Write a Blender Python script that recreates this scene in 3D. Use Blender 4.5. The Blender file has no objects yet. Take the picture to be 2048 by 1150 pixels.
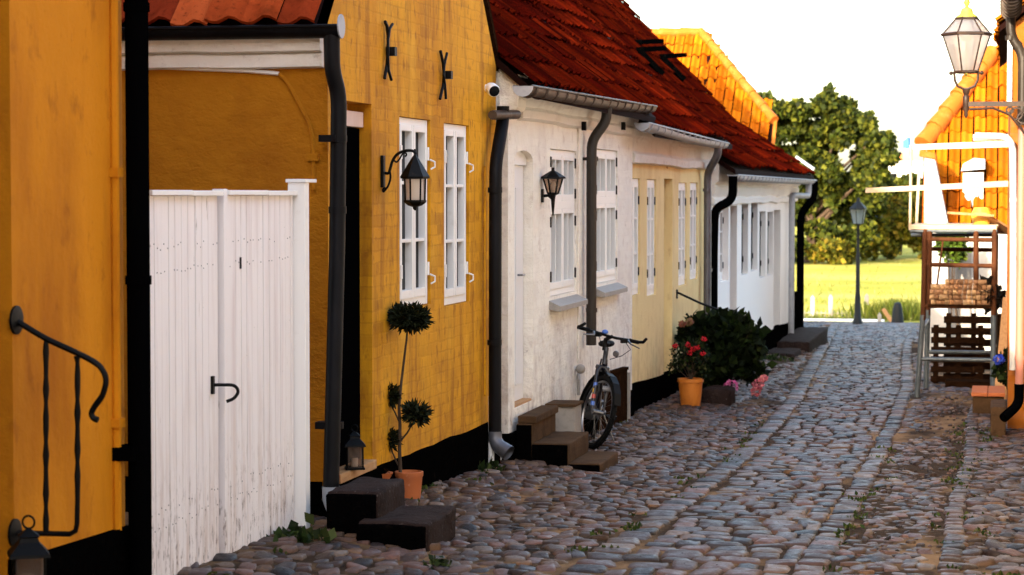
import bpy, bmesh, math, random
import numpy as np
from mathutils import Vector, Matrix, noise as mnoise

# ------------------------------------------------------------------ camera, world, sun, exposure
SC = bpy.context.scene
COL = SC.collection
PITCH = math.atan(190/4500)
YAW = math.atan(976/4500*math.cos(PITCH))
CAMZ = 2.0
cam = bpy.data.cameras.new("camera")
camo = bpy.data.objects.new("camera", cam)
COL.objects.link(camo)
camo.location = (0, 0, CAMZ)
camo.rotation_euler = (math.pi/2-PITCH, 0, YAW)
cam.sensor_width = 36
cam.lens = 36*4500/2048
cam.clip_start = 0.1
cam.clip_end = 4000
cam.dof.use_dof = True
cam.dof.focus_distance = 15.5
cam.dof.aperture_fstop = 5.0
SC.camera = camo

SUN_EL = math.radians(17.5)
TRAVEL = Vector((0.30, 0.954, 0)).normalized()*math.cos(SUN_EL)+Vector((0, 0, -math.sin(SUN_EL)))
world = bpy.data.worlds.new("World")
SC.world = world
world.use_nodes = True
nt = world.node_tree
sky = nt.nodes.new('ShaderNodeTexSky')
sky.sky_type = 'NISHITA'
sky.sun_disc = False
sky.sun_elevation = SUN_EL
sky.sun_rotation = math.atan2(-TRAVEL.x, -TRAVEL.y)
sky.dust_density = 2.6
sky.ozone_density = 0.3
bg = nt.nodes['Background']
bg.inputs['Strength'].default_value = 0.15
nt.links.new(sky.outputs[0], bg.inputs['Color'])
sl = bpy.data.lights.new("sun", 'SUN')
sl.energy = 2.4
sl.angle = math.radians(0.5)
sl.color = (1.0, 0.86, 0.66)
so = bpy.data.objects.new("sun", sl)
COL.objects.link(so)
so.location = (-8, -20, 15)
so.rotation_euler = TRAVEL.to_track_quat('-Z', 'Y').to_euler()
SC.view_settings.view_transform = 'Standard'
SC.view_settings.look = 'None'
SC.view_settings.exposure = 2.55
SC.view_settings.gamma = 1.0
SC.view_settings.use_curve_mapping = False
SC.cycles.max_bounces = 8
SC.cycles.caustics_reflective = False
SC.cycles.caustics_refractive = False

rnd = random.Random(5)
RG = np.random.default_rng(7)

# ------------------------------------------------------------------ layout helpers (surveying the place through the photo)
_F = np.array([-math.sin(YAW)*math.cos(PITCH), math.cos(YAW)*math.cos(PITCH), -math.sin(PITCH)])
_R = np.array([math.cos(YAW), math.sin(YAW), 0]); _U = np.cross(_R, _F)
def _ray(x, y): return _F+_R*(x-1024)/4500-_U*(y-575)/4500
def XP(x, y, X=-3.84):
    r = _ray(x, y); return Vector(np.array([0, 0, CAMZ])+r*(X/r[0]))
def YP(x, y, Y):
    r = _ray(x, y); return Vector(np.array([0, 0, CAMZ])+r*(Y/r[1]))
def ZP(x, y, Z):
    r = _ray(x, y); return Vector(np.array([0, 0, CAMZ])+r*((Z-CAMZ)/r[2]))
TY = [-60, 5, 10, 12, 17.3, 21, 25, 30, 37, 45, 55, 63, 70, 100, 140, 4000]
TZ = [.3, .20, .07, .02, -.225, -.38, -.48, -.59, -.77, -.95, -1.25, -1.6, -2.0, -1.25, -1.0, -1.0]
def G(y): return float(np.interp(y, TY, TZ))
def GX(x, y): return G(y)+.085*min(1, max(0, (-3.0-x)/.7))*(1 if y < 42 else 0)

# ------------------------------------------------------------------ object helpers
WL = {}
def tag(o, label=None, cat=None, group=None, kind=None):
    if label: o['label'] = label
    if cat: o['category'] = cat
    if group: o['group'] = group
    if kind: o['kind'] = kind
    return o
def thing(name, loc, label, cat, group=None):
    o = bpy.data.objects.new(name, None); COL.objects.link(o)
    o.location = loc; o.empty_display_size = .1
    WL[o.name] = Vector(loc)
    return tag(o, label, cat, group)
def link(name, me, parent=None, origin=None):
    o = bpy.data.objects.new(name, me); COL.objects.link(o)
    if parent is not None:
        o.parent = parent; WL[o.name] = WL[parent.name]
    else:
        o.location = origin or (0, 0, 0); WL[o.name] = Vector(origin or (0, 0, 0))
    return o
def dup(root, loc, label=None, rotz=None):
    c = root.copy(); COL.objects.link(c); c.location = loc; WL[c.name] = Vector(loc)
    if rotz is not None: c.rotation_euler = (0, 0, rotz)
    if label: c['label'] = label
    for ch in list(root.children):
        d = ch.copy(); COL.objects.link(d); d.parent = c
        for g in ch.children:
            e = g.copy(); COL.objects.link(e); e.parent = d
    return c

def sm(pts, k=5):
    P = [Vector(p) for p in pts]; Q = [2*P[0]-P[1]]+P+[2*P[-1]-P[-2]]; out = []
    for a, b, c, d in zip(Q, Q[1:], Q[2:], Q[3:]):
        for i in range(k):
            t = i/k; out.append(.5*((2*b)+(c-a)*t+(2*a-5*b+4*c-d)*t*t+(3*b-a-3*c+d)*t**3))
    return out+[P[-1]]
class MB:
    def __init__(s): s.v = []; s.f = []
    def add(s, vs, fs):
        n = len(s.v); s.v += [tuple(v) for v in vs]; s.f += [tuple(i+n for i in f) for f in fs]; return s
    def box(s, lo, hi, M=None):
        (a, b, c), (d, e, f) = lo, hi
        vs = [Vector(p) for p in ((a, b, c), (d, b, c), (d, e, c), (a, e, c), (a, b, f), (d, b, f), (d, e, f), (a, e, f))]
        if M is not None: vs = [M@v for v in vs]
        return s.add(vs, [(0, 3, 2, 1), (4, 5, 6, 7), (0, 1, 5, 4), (1, 2, 6, 5), (2, 3, 7, 6), (3, 0, 4, 7)])
    def bar(s, p, q, w, h, up=(0, 0, 1)):
        p = Vector(p); q = Vector(q); d = (q-p); L = d.length; d.normalize()
        side = d.cross(Vector(up)).normalized(); u = side.cross(d)
        M = Matrix((( side.x, d.x, u.x, p.x), (side.y, d.y, u.y, p.y), (side.z, d.z, u.z, p.z), (0, 0, 0, 1)))
        return s.box((-w/2, 0, -h/2), (w/2, L, h/2), M)
    def tube(s, pts, r, seg=10, caps=True):
        pts = [Vector(p) for p in pts]; n = len(pts)
        rs = r if isinstance(r, (list, tuple)) else [r]*n
        T = []
        for i in range(n):
            a = pts[max(i-1, 0)]; b = pts[min(i+1, n-1)]; T.append((b-a).normalized())
        ref = Vector((0, 0, 1)) if abs(T[0].z) < .9 else Vector((1, 0, 0))
        nn = (ref-T[0]*ref.dot(T[0])).normalized(); rings = []
        for i in range(n):
            nn = (nn-T[i]*nn.dot(T[i])).normalized(); bb = T[i].cross(nn)
            rings.append([pts[i]+(nn*math.cos(2*math.pi*k/seg)+bb*math.sin(2*math.pi*k/seg))*rs[i] for k in range(seg)])
        vs = [v for rg in rings for v in rg]; fs = []
        for i in range(n-1):
            for k in range(seg):
                k2 = (k+1) % seg
                fs.append((i*seg+k, i*seg+k2, (i+1)*seg+k2, (i+1)*seg+k))
        if caps:
            fs.append(tuple(range(seg-1, -1, -1))); fs.append(tuple((n-1)*seg+k for k in range(seg)))
        return s.add(vs, fs)
    def lathe(s, prof, c, seg=16, M=None, ph=0):
        c = Vector(c); vs = []; fs = []; n = len(prof)
        for r, z in prof:
            for k in range(seg):
                a = 2*math.pi*k/seg+ph; v = Vector((r*math.cos(a), r*math.sin(a), z))
                vs.append(c+(M@v if M is not None else v))
        for i in range(n-1):
            for k in range(seg):
                k2 = (k+1) % seg
                fs.append((i*seg+k, i*seg+k2, (i+1)*seg+k2, (i+1)*seg+k))
        fs.append(tuple(range(seg-1, -1, -1))); fs.append(tuple((n-1)*seg+k for k in range(seg)))
        return s.add(vs, fs)
    def ball(s, c, r, seg=10, rings=6, sc=(1, 1, 1)):
        pr = [(max(r*math.sin(math.pi*i/rings), r*.02), -r*math.cos(math.pi*i/rings)) for i in range(rings+1)]
        return s.lathe(pr, c, seg, Matrix.Diagonal(Vector(sc)))
    def poly(s, pts): return s.add(pts, [tuple(range(len(pts)))])
    def prism(s, pts, ext):
        ext = Vector(ext); a = [Vector(p) for p in pts]; n = len(a)
        return s.add(a+[p+ext for p in a], [tuple(range(n-1, -1, -1)), tuple(range(n, 2*n))]+[(i, (i+1) % n, n+(i+1) % n, n+i) for i in range(n)])
    def torus(s, c, R, r, M=None, seg=28, seg2=8, a0=0, a1=2*math.pi):
        full = abs(a1-a0-2*math.pi) < 1e-6
        pts = []
        for i in range(seg+1):
            a = a0+(a1-a0)*i/seg; v = Vector((R*math.cos(a), R*math.sin(a), 0))
            pts.append(Vector(c)+(M@v if M is not None else v))
        return s.tube(pts, r, seg2, caps=not full)
    def build(s, name, mat, parent=None, smooth=False, bevel=0, origin=None, rough=0):
        if parent is None and origin is None:
            A = np.array(s.v); origin = Vector(((A[:, 0].min()+A[:, 0].max())/2, (A[:, 1].min()+A[:, 1].max())/2, A[:, 2].min()))
        off = WL[parent.name] if parent is not None else Vector(origin)
        me = bpy.data.meshes.new(name)
        me.from_pydata([(v[0]-off.x, v[1]-off.y, v[2]-off.z) for v in s.v], [], s.f)
        bm = bmesh.new(); bm.from_mesh(me)
        bmesh.ops.recalc_face_normals(bm, faces=bm.faces)
        if bevel:
            bmesh.ops.bevel(bm, geom=[e for e in bm.edges if len(e.link_faces) == 2 and e.calc_face_angle(0) > .5], offset=bevel, segments=2, affect='EDGES', profile=.6)
        if rough:
            bmesh.ops.subdivide_edges(bm, edges=[e for e in bm.edges if e.calc_length() > .12], cuts=7, use_grid_fill=True)
            for v in bm.verts:
                w = v.co+off; v.co += Vector(mnoise.noise_vector(w*7))*rough+Vector(mnoise.noise_vector(w*22))*rough*.5
            for f in bm.faces: f.smooth = True
        if smooth:
            for f in bm.faces: f.smooth = True
            for e in bm.edges:
                if len(e.link_faces) == 2 and e.calc_face_angle(0) > .7: e.smooth = False
        bm.to_mesh(me); bm.free()
        me.materials.append(mat)
        return link(name, me, parent, origin if parent is None else None)

def np_mesh(name, V, Q, mat, parent=None, tint=None, smooth=True, origin=None):
    off = np.array(WL[parent.name]) if parent is not None else np.array(origin if origin is not None else (0, 0, 0), float)
    V = np.asarray(V, float)-off; Q = np.asarray(Q, np.int32); k = Q.shape[1]
    me = bpy.data.meshes.new(name)
    me.vertices.add(len(V)); me.vertices.foreach_set('co', V.ravel().astype(np.float32))
    me.loops.add(Q.size); me.loops.foreach_set('vertex_index', Q.ravel())
    me.polygons.add(len(Q)); me.polygons.foreach_set('loop_start', np.arange(0, Q.size, k, dtype=np.int32))
    me.polygons.foreach_set('loop_total', np.full(len(Q), k, np.int32))
    if smooth: me.polygons.foreach_set('use_smooth', np.ones(len(Q), bool))
    me.update(calc_edges=True)
    if tint is not None:
        at = me.attributes.new('tint', 'FLOAT_COLOR', 'POINT')
        T = np.ones((len(V), 4), np.float32); T[:, :3] = tint; at.data.foreach_set('color', T.ravel())
    me.validate(); me.materials.append(mat)
    return link(name, me, parent, tuple(off) if parent is None else None)

# ------------------------------------------------------------------ materials
def new_mat(name):
    m = bpy.data.materials.new(name); m.use_nodes = True
    n = m.node_tree; return m, n, n.nodes['Principled BSDF'], n.links
def pm(name, base, layers=(), rough=.85, spec=.25, metal=0., bumps=(), tint=False, brick=None, vrough=None, zdirt=None):
    """layers: (scale xyz, detail, lo, hi, colour, amount); bumps: (scale xyz, strength, distance)"""
    m, n, b, L = new_mat(name); N = n.nodes.new
    pos = N('ShaderNodeNewGeometry').outputs['Position']
    def nz(sc, det=4, rg=.6):
        mp = N('ShaderNodeMapping'); mp.inputs['Scale'].default_value = sc; L.new(pos, mp.inputs['Vector'])
        t = N('ShaderNodeTexNoise'); t.inputs['Scale'].default_value = 1; t.inputs['Detail'].default_value = det; t.inputs['Roughness'].default_value = rg
        L.new(mp.outputs[0], t.inputs['Vector']); return t.outputs['Fac']
    def rng(x, lo, hi, a=0., c=1.):
        r = N('ShaderNodeMapRange'); r.inputs['From Min'].default_value = lo; r.inputs['From Max'].default_value = hi
        r.inputs['To Min'].default_value = a; r.inputs['To Max'].default_value = c; L.new(x, r.inputs['Value']); return r.outputs[0]
    def mix(f, A, B, bt='MIX'):
        k = N('ShaderNodeMix'); k.data_type = 'RGBA'; k.blend_type = bt
        if isinstance(f, (int, float)): k.inputs['Factor'].default_value = f
        else: L.new(f, k.inputs['Factor'])
        for s_, v in (('A', A), ('B', B)):
            i = [q for q in k.inputs if q.name == s_ and q.type == 'RGBA'][0]
            if isinstance(v, tuple): i.default_value = (*v, 1)
            else: L.new(v, i)
        return [q for q in k.outputs if q.type == 'RGBA'][0]
    c = base
    if tint:
        a = N('ShaderNodeAttribute'); a.attribute_name = 'tint'
        c = mix(1., base, a.outputs['Color'], 'MULTIPLY') if base != (1, 1, 1) else a.outputs['Color']
    for sc, det, lo, hi, colr, amt in layers:
        c = mix(rng(nz(sc, det), lo, hi, 0, amt), c, colr)
    if zdirt:
        for z0, z1, sc, lo, hi, colr, amt in zdirt:
            sz = N('ShaderNodeSeparateXYZ'); L.new(pos, sz.inputs[0]); mu = N('ShaderNodeMath'); mu.operation = 'MULTIPLY'
            L.new(rng(sz.outputs['Z'], z0, z1, amt, 0), mu.inputs[0]); L.new(rng(nz(sc, 6, .7), lo, hi), mu.inputs[1]); c = mix(mu.outputs[0], c, colr)
    last = None
    def bump(h, st, di):
        nonlocal last
        bp = N('ShaderNodeBump'); bp.inputs['Strength'].default_value = st; bp.inputs['Distance'].default_value = di
        L.new(h, bp.inputs['Height'])
        if last is not None: L.new(last, bp.inputs['Normal'])
        last = bp.outputs['Normal']
    if brick:
        sx = N('ShaderNodeSeparateXYZ'); L.new(pos, sx.inputs[0])
        cb = N('ShaderNodeCombineXYZ'); L.new(sx.outputs['Y'], cb.inputs['X']); L.new(sx.outputs['Z'], cb.inputs['Y'])
        wob = nz((5, 5, 5), 3)
        ad = N('ShaderNodeVectorMath'); ad.operation = 'ADD'; L.new(cb.outputs[0], ad.inputs[0])
        sv = N('ShaderNodeVectorMath'); sv.operation = 'SCALE'; sv.inputs['Scale'].default_value = .04
        cw = N('ShaderNodeCombineXYZ'); L.new(wob, cw.inputs[0]); L.new(wob, cw.inputs[1]); L.new(cw.outputs[0], sv.inputs[0]); L.new(sv.outputs[0], ad.inputs[1])
        br = N('ShaderNodeTexBrick'); br.inputs['Scale'].default_value = 1; br.inputs['Mortar Size'].default_value = .009; br.inputs['Mortar Smooth'].default_value = .6
        br.inputs['Brick Width'].default_value = .235; br.inputs['Row Height'].default_value = .075
        br.inputs['Color1'].default_value = (1, 1, 1, 1); br.inputs['Color2'].default_value = (0, 0, 0, 1); br.inputs['Mortar'].default_value = (.5, .5, .5, 1)
        L.new(ad.outputs[0], br.inputs['Vector'])
        # darker weathering on some bricks where the paint has worn
        rb = N('ShaderNodeSeparateColor'); L.new(br.outputs['Color'], rb.inputs[0])
        worn = N('ShaderNodeMath'); worn.operation = 'MULTIPLY'
        L.new(rng(rb.outputs[0], .1, .9, 1, 0), worn.inputs[0]); L.new(rng(nz((1.1, 1.1, .8), 3), .42, .68, 0, brick[1]), worn.inputs[1])
        c = mix(worn.outputs[0], c, brick[0])
        mo = N('ShaderNodeMath'); mo.operation = 'MULTIPLY'
        L.new(br.outputs['Fac'], mo.inputs[0]); L.new(rng(nz((1.6, 1.6, 1.3), 2), .4, .65, 0, brick[2]), mo.inputs[1])
        c = mix(mo.outputs[0], c, brick[0])
        iv = N('ShaderNodeMath'); iv.operation = 'SUBTRACT'; iv.inputs[0].default_value = 1; L.new(br.outputs['Fac'], iv.inputs[1])
        bump(iv.outputs[0], brick[3] if len(brick) > 3 else .25, .006)
    for sc, st, di in bumps: bump(nz(sc, 5, .65), st, di)
    if last is not None: L.new(last, b.inputs['Normal'])
    if isinstance(c, tuple): b.inputs['Base Color'].default_value = (*c, 1)
    else: L.new(c, b.inputs['Base Color'])
    b.inputs['Roughness'].default_value = rough; b.inputs['Metallic'].default_value = metal
    b.inputs['Specular IOR Level'].default_value = spec
    if vrough:
        L.new(rng(nz(vrough[0], 4), .3, .7, vrough[1], vrough[2]), b.inputs['Roughness'])
    return m
M = {}
M['near_yellow'] = pm('ochre plaster', (.60, .22, .006), [((1.6, 1.6, .5), 5, .45, .72, (.30, .08, .004), .85), ((3, 3, 1.2), 6, .5, .72, (.66, .25, .012), .6), ((9, 9, 5), 5, .58, .72, (.24, .065, .004), .5), ((60, 60, 60), 3, .6, .8, (.35, .11, .01), .35)], .9, .15, bumps=[((25, 25, 25), .5, .01), ((90, 90, 90), .35, .004), ((3, 3, 3), .4, .03)])
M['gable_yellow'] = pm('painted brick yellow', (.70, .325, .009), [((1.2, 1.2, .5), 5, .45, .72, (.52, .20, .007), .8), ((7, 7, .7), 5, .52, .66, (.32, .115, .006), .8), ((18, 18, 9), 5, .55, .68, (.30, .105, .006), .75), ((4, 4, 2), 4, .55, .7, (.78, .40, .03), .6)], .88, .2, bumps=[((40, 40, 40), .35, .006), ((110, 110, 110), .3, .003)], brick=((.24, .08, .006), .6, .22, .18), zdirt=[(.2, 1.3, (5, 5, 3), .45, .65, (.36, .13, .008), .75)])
M['side_shaded'] = pm('shaded ochre render', (.40, .15, .006), [((1.4, 1.4, 1.2), 5, .45, .7, (.26, .085, .004), .75), ((5, 5, 4), 5, .55, .7, (.46, .18, .010), .5)], .92, .15, bumps=[((12, 12, 16), .7, .02), ((70, 70, 70), .45, .006), ((3, 3, 5), .6, .04)])  # shade of the gable house side wall is mixed into this darker ochre
M['white_wall'] = pm('white limewash', (.89, .83, .73), [((1.7, 1.7, 1.5), 5, .5, .75, (.70, .60, .53), .7), ((6, 6, 6), 5, .58, .72, (.55, .44, .37), .55), ((25, 25, 25), 4, .66, .74, (.30, .24, .22), .6)], .92, .15, bumps=[((14, 14, 14), .8, .02), ((60, 60, 60), .5, .008), ((5, 5, 7), .7, .03)], brick=((.60, .52, .47), .3, .12, .10), zdirt=[(-.1, 1.2, (6, 6, 4), .45, .66, (.42, .32, .27), .8), (-.1, .9, (20, 20, 12), .55, .68, (.22, .16, .13), .8)])
M['old_white'] = pm('old white render', (.55, .52, .48), [((3, 3, 1), 4, .5, .72, (.42, .38, .34), .7)], .9, .1)
M['cream_wall'] = pm('cream limewash', (.88, .70, .34), [((1.6, 1.6, .7), 5, .48, .75, (.68, .46, .20), .8), ((10, 10, 4), 5, .6, .74, (.5, .32, .14), .5)], .92, .15, zdirt=[(-.4, .8, (6, 6, 4), .45, .66, (.5, .33, .16), .7)], bumps=[((14, 14, 14), .6, .015), ((60, 60, 60), .5, .006)])
M['trim_white'] = pm('white render trim', (.80, .76, .70), [((3, 3, 6), 5, .5, .72, (.62, .55, .48), .7), ((14, 14, 20), 5, .6, .72, (.4, .33, .28), .5)], .9, .2, bumps=[((16, 16, 16), .6, .02), ((60, 60, 60), .4, .006)])
M['far_white'] = pm('far white render', (.91, .87, .82), [((1.4, 1.4, .6), 4, .5, .75, (.82, .76, .74), .7)], .9, .2, bumps=[((10, 10, 10), .5, .015)])
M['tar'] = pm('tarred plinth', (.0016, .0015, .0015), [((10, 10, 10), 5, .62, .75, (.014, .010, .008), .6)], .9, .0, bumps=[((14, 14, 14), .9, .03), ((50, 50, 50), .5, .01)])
M['wood_white'] = pm('white painted wood', (.86, .80, .78), [((10, 10, .8), 5, .5, .75, (.68, .58, .56), .8), ((26, 26, 2.5), 5, .69, .73, (.16, .09, .05), .85), ((5, 5, .7), 4, .62, .8, (.62, .46, .34), .5), ((70, 70, 40), 3, .735, .76, (.05, .03, .02), .9)], .6, .35, bumps=[((40, 40, 3), .3, .004)], zdirt=[(.1, 1.3, (12, 12, 1.2), .5, .62, (.56, .43, .36), .7), (.05, .75, (34, 34, 9), .55, .62, (.13, .07, .04), 1.), (.05, 1.9, (50, 50, 10), .66, .70, (.20, .12, .08), .8)])
M['frame_white'] = pm('white window paint', (.82, .80, .77), [((12, 12, 12), 4, .6, .8, (.65, .6, .55), .5)], .45, .4)
M['black_iron'] = pm('black iron', (.002, .002, .002), [((30, 30, 30), 4, .62, .75, (.02, .011, .006), .6)], .5, .12, bumps=[((50, 50, 50), .3, .003)])
M['pipe_dark'] = pm('dark zinc pipe', (.003, .003, .004), [((8, 8, 1.5), 4, .5, .75, (.008, .008, .011), .8)], .5, .12)
M['zinc'] = pm('weathered zinc', (.16, .165, .19), [((5, 5, 2), 4, .45, .7, (.075, .075, .08), .8), ((20, 20, 6), 4, .6, .7, (.05, .04, .035), .6)], .5, .5, metal=.6)
M['zinc_brown'] = pm('stained zinc gutter', (.075, .052, .038), [((9, 6, 9), 4, .45, .7, (.03, .02, .013), .9), ((20, 20, 6), 4, .6, .7, (.24, .21, .19), .6)], .5, .3, metal=.2)
M['zinc_pale'] = pm('pale zinc', (.34, .35, .38), [((8, 8, 8), 4, .5, .7, (.2, .21, .24), .7)], .55, .4, metal=.2)
M['roof_red'] = pm('red pantile', (1, 1, 1), [((2, 2, 2), 5, .48, .7, (.02, .002, .001), .75), ((30, 30, 30), 5, .55, .75, (.012, .003, .002), .6), ((9, 9, 9), 4, .66, .74, (.05, .028, .01), .25)], .85, .2, bumps=[((40, 40, 40), .6, .01), ((12, 12, 12), .4, .02)], tint=True)
M['roof_orange'] = pm('orange pantile', (1, 1, 1), [((3, 3, 3), 4, .5, .75, (.32, .09, .012), .6), ((20, 20, 20), 4, .6, .75, (.26, .09, .02), .5)], .8, .25, bumps=[((30, 30, 30), .5, .01)], tint=True)
M['roof_deck'] = pm('dark roof underlay', (.010, .003, .002), rough=.95, spec=.05)
M['ridge_orange'] = pm('ridge tile orange', (.36, .095, .006), [((6, 6, 6), 4, .5, .7, (.42, .15, .03), .7)], .8, .25, bumps=[((20, 20, 20), .5, .01)])
M['ridge_red'] = pm('ridge tile red', (.20, .04, .02), [((6, 6, 6), 4, .5, .7, (.10, .02, .012), .7)], .85, .2, bumps=[((20, 20, 20), .5, .01)])
M['door_black'] = pm('black door paint', (.0012, .0012, .0014), rough=.9, spec=.0)
M['door_white'] = pm('white door paint', (.78, .76, .75), [((20, 20, 2), 4, .6, .8, (.6, .56, .54), .5)], .45, .4)
M['wood_raw'] = pm('raw timber', (.46, .25, .11), [((30, 4, 30), 5, .45, .75, (.28, .13, .05), .8), ((8, 8, 8), 4, .6, .7, (.55, .36, .2), .5)], .8, .25, bumps=[((60, 60, 60), .3, .004)])
M['wood_pale'] = pm('pale sawn timber', (.50, .39, .27), [((6, 30, 30), 5, .45, .75, (.36, .24, .13), .7)], .8, .25, bumps=[((60, 60, 60), .3, .004)])
M['wood_dark'] = pm('old dark timber', (.022, .010, .005), [((12, 12, 40), 5, .45, .7, (.008, .004, .002), .8), ((20, 20, 4), 5, .6, .72, (.08, .036, .016), .6)], .9, .0, bumps=[((40, 40, 40), .5, .008)])
M['granite'] = pm('stone block', (.030, .019, .016), [((5, 5, 5), 5, .45, .7, (.012, .007, .006), .8), ((45, 45, 45), 4, .62, .74, (.20, .16, .14), .5), ((14, 14, 14), 5, .58, .7, (.02, .014, .012), .7)], .9, .06, bumps=[((30, 30, 30), .8, .015), ((9, 9, 9), .7, .04)])
M['concrete'] = pm('brown concrete', (.075, .041, .020), [((6, 6, 6), 5, .45, .7, (.04, .022, .011), .8), ((40, 40, 40), 4, .62, .75, (.2, .14, .09), .5), ((3, 3, 12), 4, .56, .7, (.04, .025, .015), .7)], .9, .06, bumps=[((50, 50, 50), .6, .006), ((12, 12, 12), .5, .015)])
M['terracotta'] = pm('terracotta', (.46, .13, .04), [((9, 9, 9), 4, .5, .72, (.40, .12, .05), .7), ((30, 30, 30), 4, .62, .75, (.66, .36, .22), .5)], .75, .3, bumps=[((50, 50, 50), .3, .004)])
M['glaze'] = pm('orange glazed pot', (.62, .20, .03), [((7, 7, 4), 4, .5, .72, (.40, .10, .02), .7)], .3, .5)
M['soil'] = pm('soil', (.03, .02, .014), rough=.95, bumps=[((60, 60, 60), .9, .02)])
M['bark'] = pm('bark', (.05, .033, .022), [((30, 30, 8), 4, .5, .7, (.10, .07, .05), .6)], .9, .2, bumps=[((40, 40, 10), .8, .01)])
M['sand'] = pm('sandy joints', (.035, .019, .009), [((1.3, .55, 1), 5, .50, .64, (.30, .18, .09), .85), ((14, 14, 14), 5, .5, .72, (.12, .068, .032), .5), ((90, 90, 90), 4, .6, .72, (.10, .065, .045), .7)], .95, .1, bumps=[((40, 40, 40), .9, .02), ((150, 150, 150), .7, .006)])
M['stone'] = pm('cobble stone', (1, 1, 1), [((25, 25, 25), 5, .52, .75, (.026, .018, .017), .6), ((60, 60, 60), 4, .64, .75, (.30, .25, .23), .3), ((1.3, 1.3, 1.3), 4, .52, .72, (.095, .055, .03), .5)], .55, .2, bumps=[((30, 30, 30), .5, .012), ((110, 110, 110), .5, .004)], tint=True, vrough=((16, 16, 16), .36, .72))
M['meadow'] = pm('meadow grass', (.28, .28, .035), [((.25, .5, .3), 5, .42, .68, (.46, .37, .07), .85), ((1.2, 4, 1), 5, .5, .7, (.16, .21, .02), .7), ((.06, .2, 1), 3, .5, .66, (.48, .42, .12), .6)], .95, .1, bumps=[((6, 6, 6), .9, .15)])
M['lead_black'] = pm('black rubber', (.004, .004, .004), rough=.7, spec=.1)
M['steel'] = pm('bright steel', (.22, .22, .23), rough=.3, metal=1., spec=.5)
M['galv'] = pm('galvanised tube', (.10, .118, .13), [((12, 12, 6), 4, .5, .7, (.05, .06, .068), .7)], .5, .4, metal=.4)
M['rust'] = pm('rust red tube', (.075, .026, .010), [((12, 12, 6), 4, .5, .7, (.03, .011, .005), .8)], .8, .1)
M['brick'] = pm('stacked brick', (1, 1, 1), [((30, 30, 30), 4, .55, .75, (.16, .075, .035), .6)], .9, .2, bumps=[((50, 50, 50), .6, .008)], tint=True)
M['orange_brick'] = pm('orange wash brick', (.30, .088, .007), [((2, 2, 1), 4, .5, .72, (.22, .06, .005), .7)], .9, .2, bumps=[((30, 30, 30), .5, .01)], brick=((.28, .10, .03), .5, .9))
M['pipe_brown'] = pm('tarnished dark pipe', (.020, .014, .010), [((8, 8, 1.5), 4, .5, .72, (.06, .048, .038), .7)], .45, .3)
M['pink_pipe'] = pm('red painted pipe', (.42, .16, .11), [((8, 8, 1), 4, .5, .7, (.30, .10, .07), .7)], .45, .4)
M['blue_bike'] = pm('dark blue enamel', (.004, .005, .012), rough=.3, spec=.5)
M['stick_red'] = pm('red enamel', (.45, .04, .03), rough=.3, spec=.5)
M['stick_blue'] = pm('blue enamel', (.06, .15, .50), rough=.3, spec=.5)
M['stick_yel'] = pm('yellow enamel', (.7, .4, .04), rough=.3, spec=.5)
M['plastic_grey'] = pm('grey plastic', (.30, .27, .24), [((20, 20, 20), 4, .5, .72, (.2, .18, .16), .6)], .6, .4)
M['white_plastic'] = pm('white plastic', (.80, .79, .78), rough=.35, spec=.5)
M['lamp_green'] = pm('verdigris copper', (.30, .29, .04), [((15, 15, 15), 4, .45, .7, (.10, .075, .02), .8)], .6, .4)
M['lamp_iron'] = pm('brown lamp iron', (.022, .010, .006), [((15, 15, 15), 4, .5, .7, (.05, .025, .012), .7)], .5, .3)
M['lamp_post'] = pm('lamp post paint', (.008, .009, .010), rough=.55, spec=.2)
M['blue_cloth'] = pm('blue plastic sheet', (.05, .16, .52), rough=.6)
M['pot_grey'] = pm('dark pot', (.03, .03, .03), rough=.6)
M['pink_brick'] = pm('pink wall', (.70, .52, .44), [((2, 2, 1), 4, .5, .7, (.55, .38, .3), .6)], .9)
M['ochre_right'] = pm('pale yellow wash', (.84, .77, .66), [((2, 2, 1), 4, .5, .7, (.76, .66, .52), .6)], .9)
for q_ in ('roof_red', 'roof_orange', 'ridge_red'): M[q_].node_tree.nodes['Principled BSDF'].inputs['Specular IOR Level'].default_value = .0
def glass_mat(name, col=(.006, .007, .008), rough=.02):
    m, n, b, L = new_mat(name); b.inputs['Base Color'].default_value = (*col, 1); b.inputs['Roughness'].default_value = rough
    b.inputs['Specular IOR Level'].default_value = .10; b.inputs['IOR'].default_value = 1.3
    t = n.nodes.new('ShaderNodeTexNoise'); t.inputs['Scale'].default_value = 4.5; t.inputs['Detail'].default_value = 2
    g = n.nodes.new('ShaderNodeNewGeometry'); L.new(g.outputs['Position'], t.inputs['Vector'])
    bp = n.nodes.new('ShaderNodeBump'); bp.inputs['Strength'].default_value = .4; bp.inputs['Distance'].default_value = .02
    L.new(t.outputs['Fac'], bp.inputs['Height']); L.new(bp.outputs[0], b.inputs['Normal']); return m
M['pane'] = glass_mat('window glass')
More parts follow.
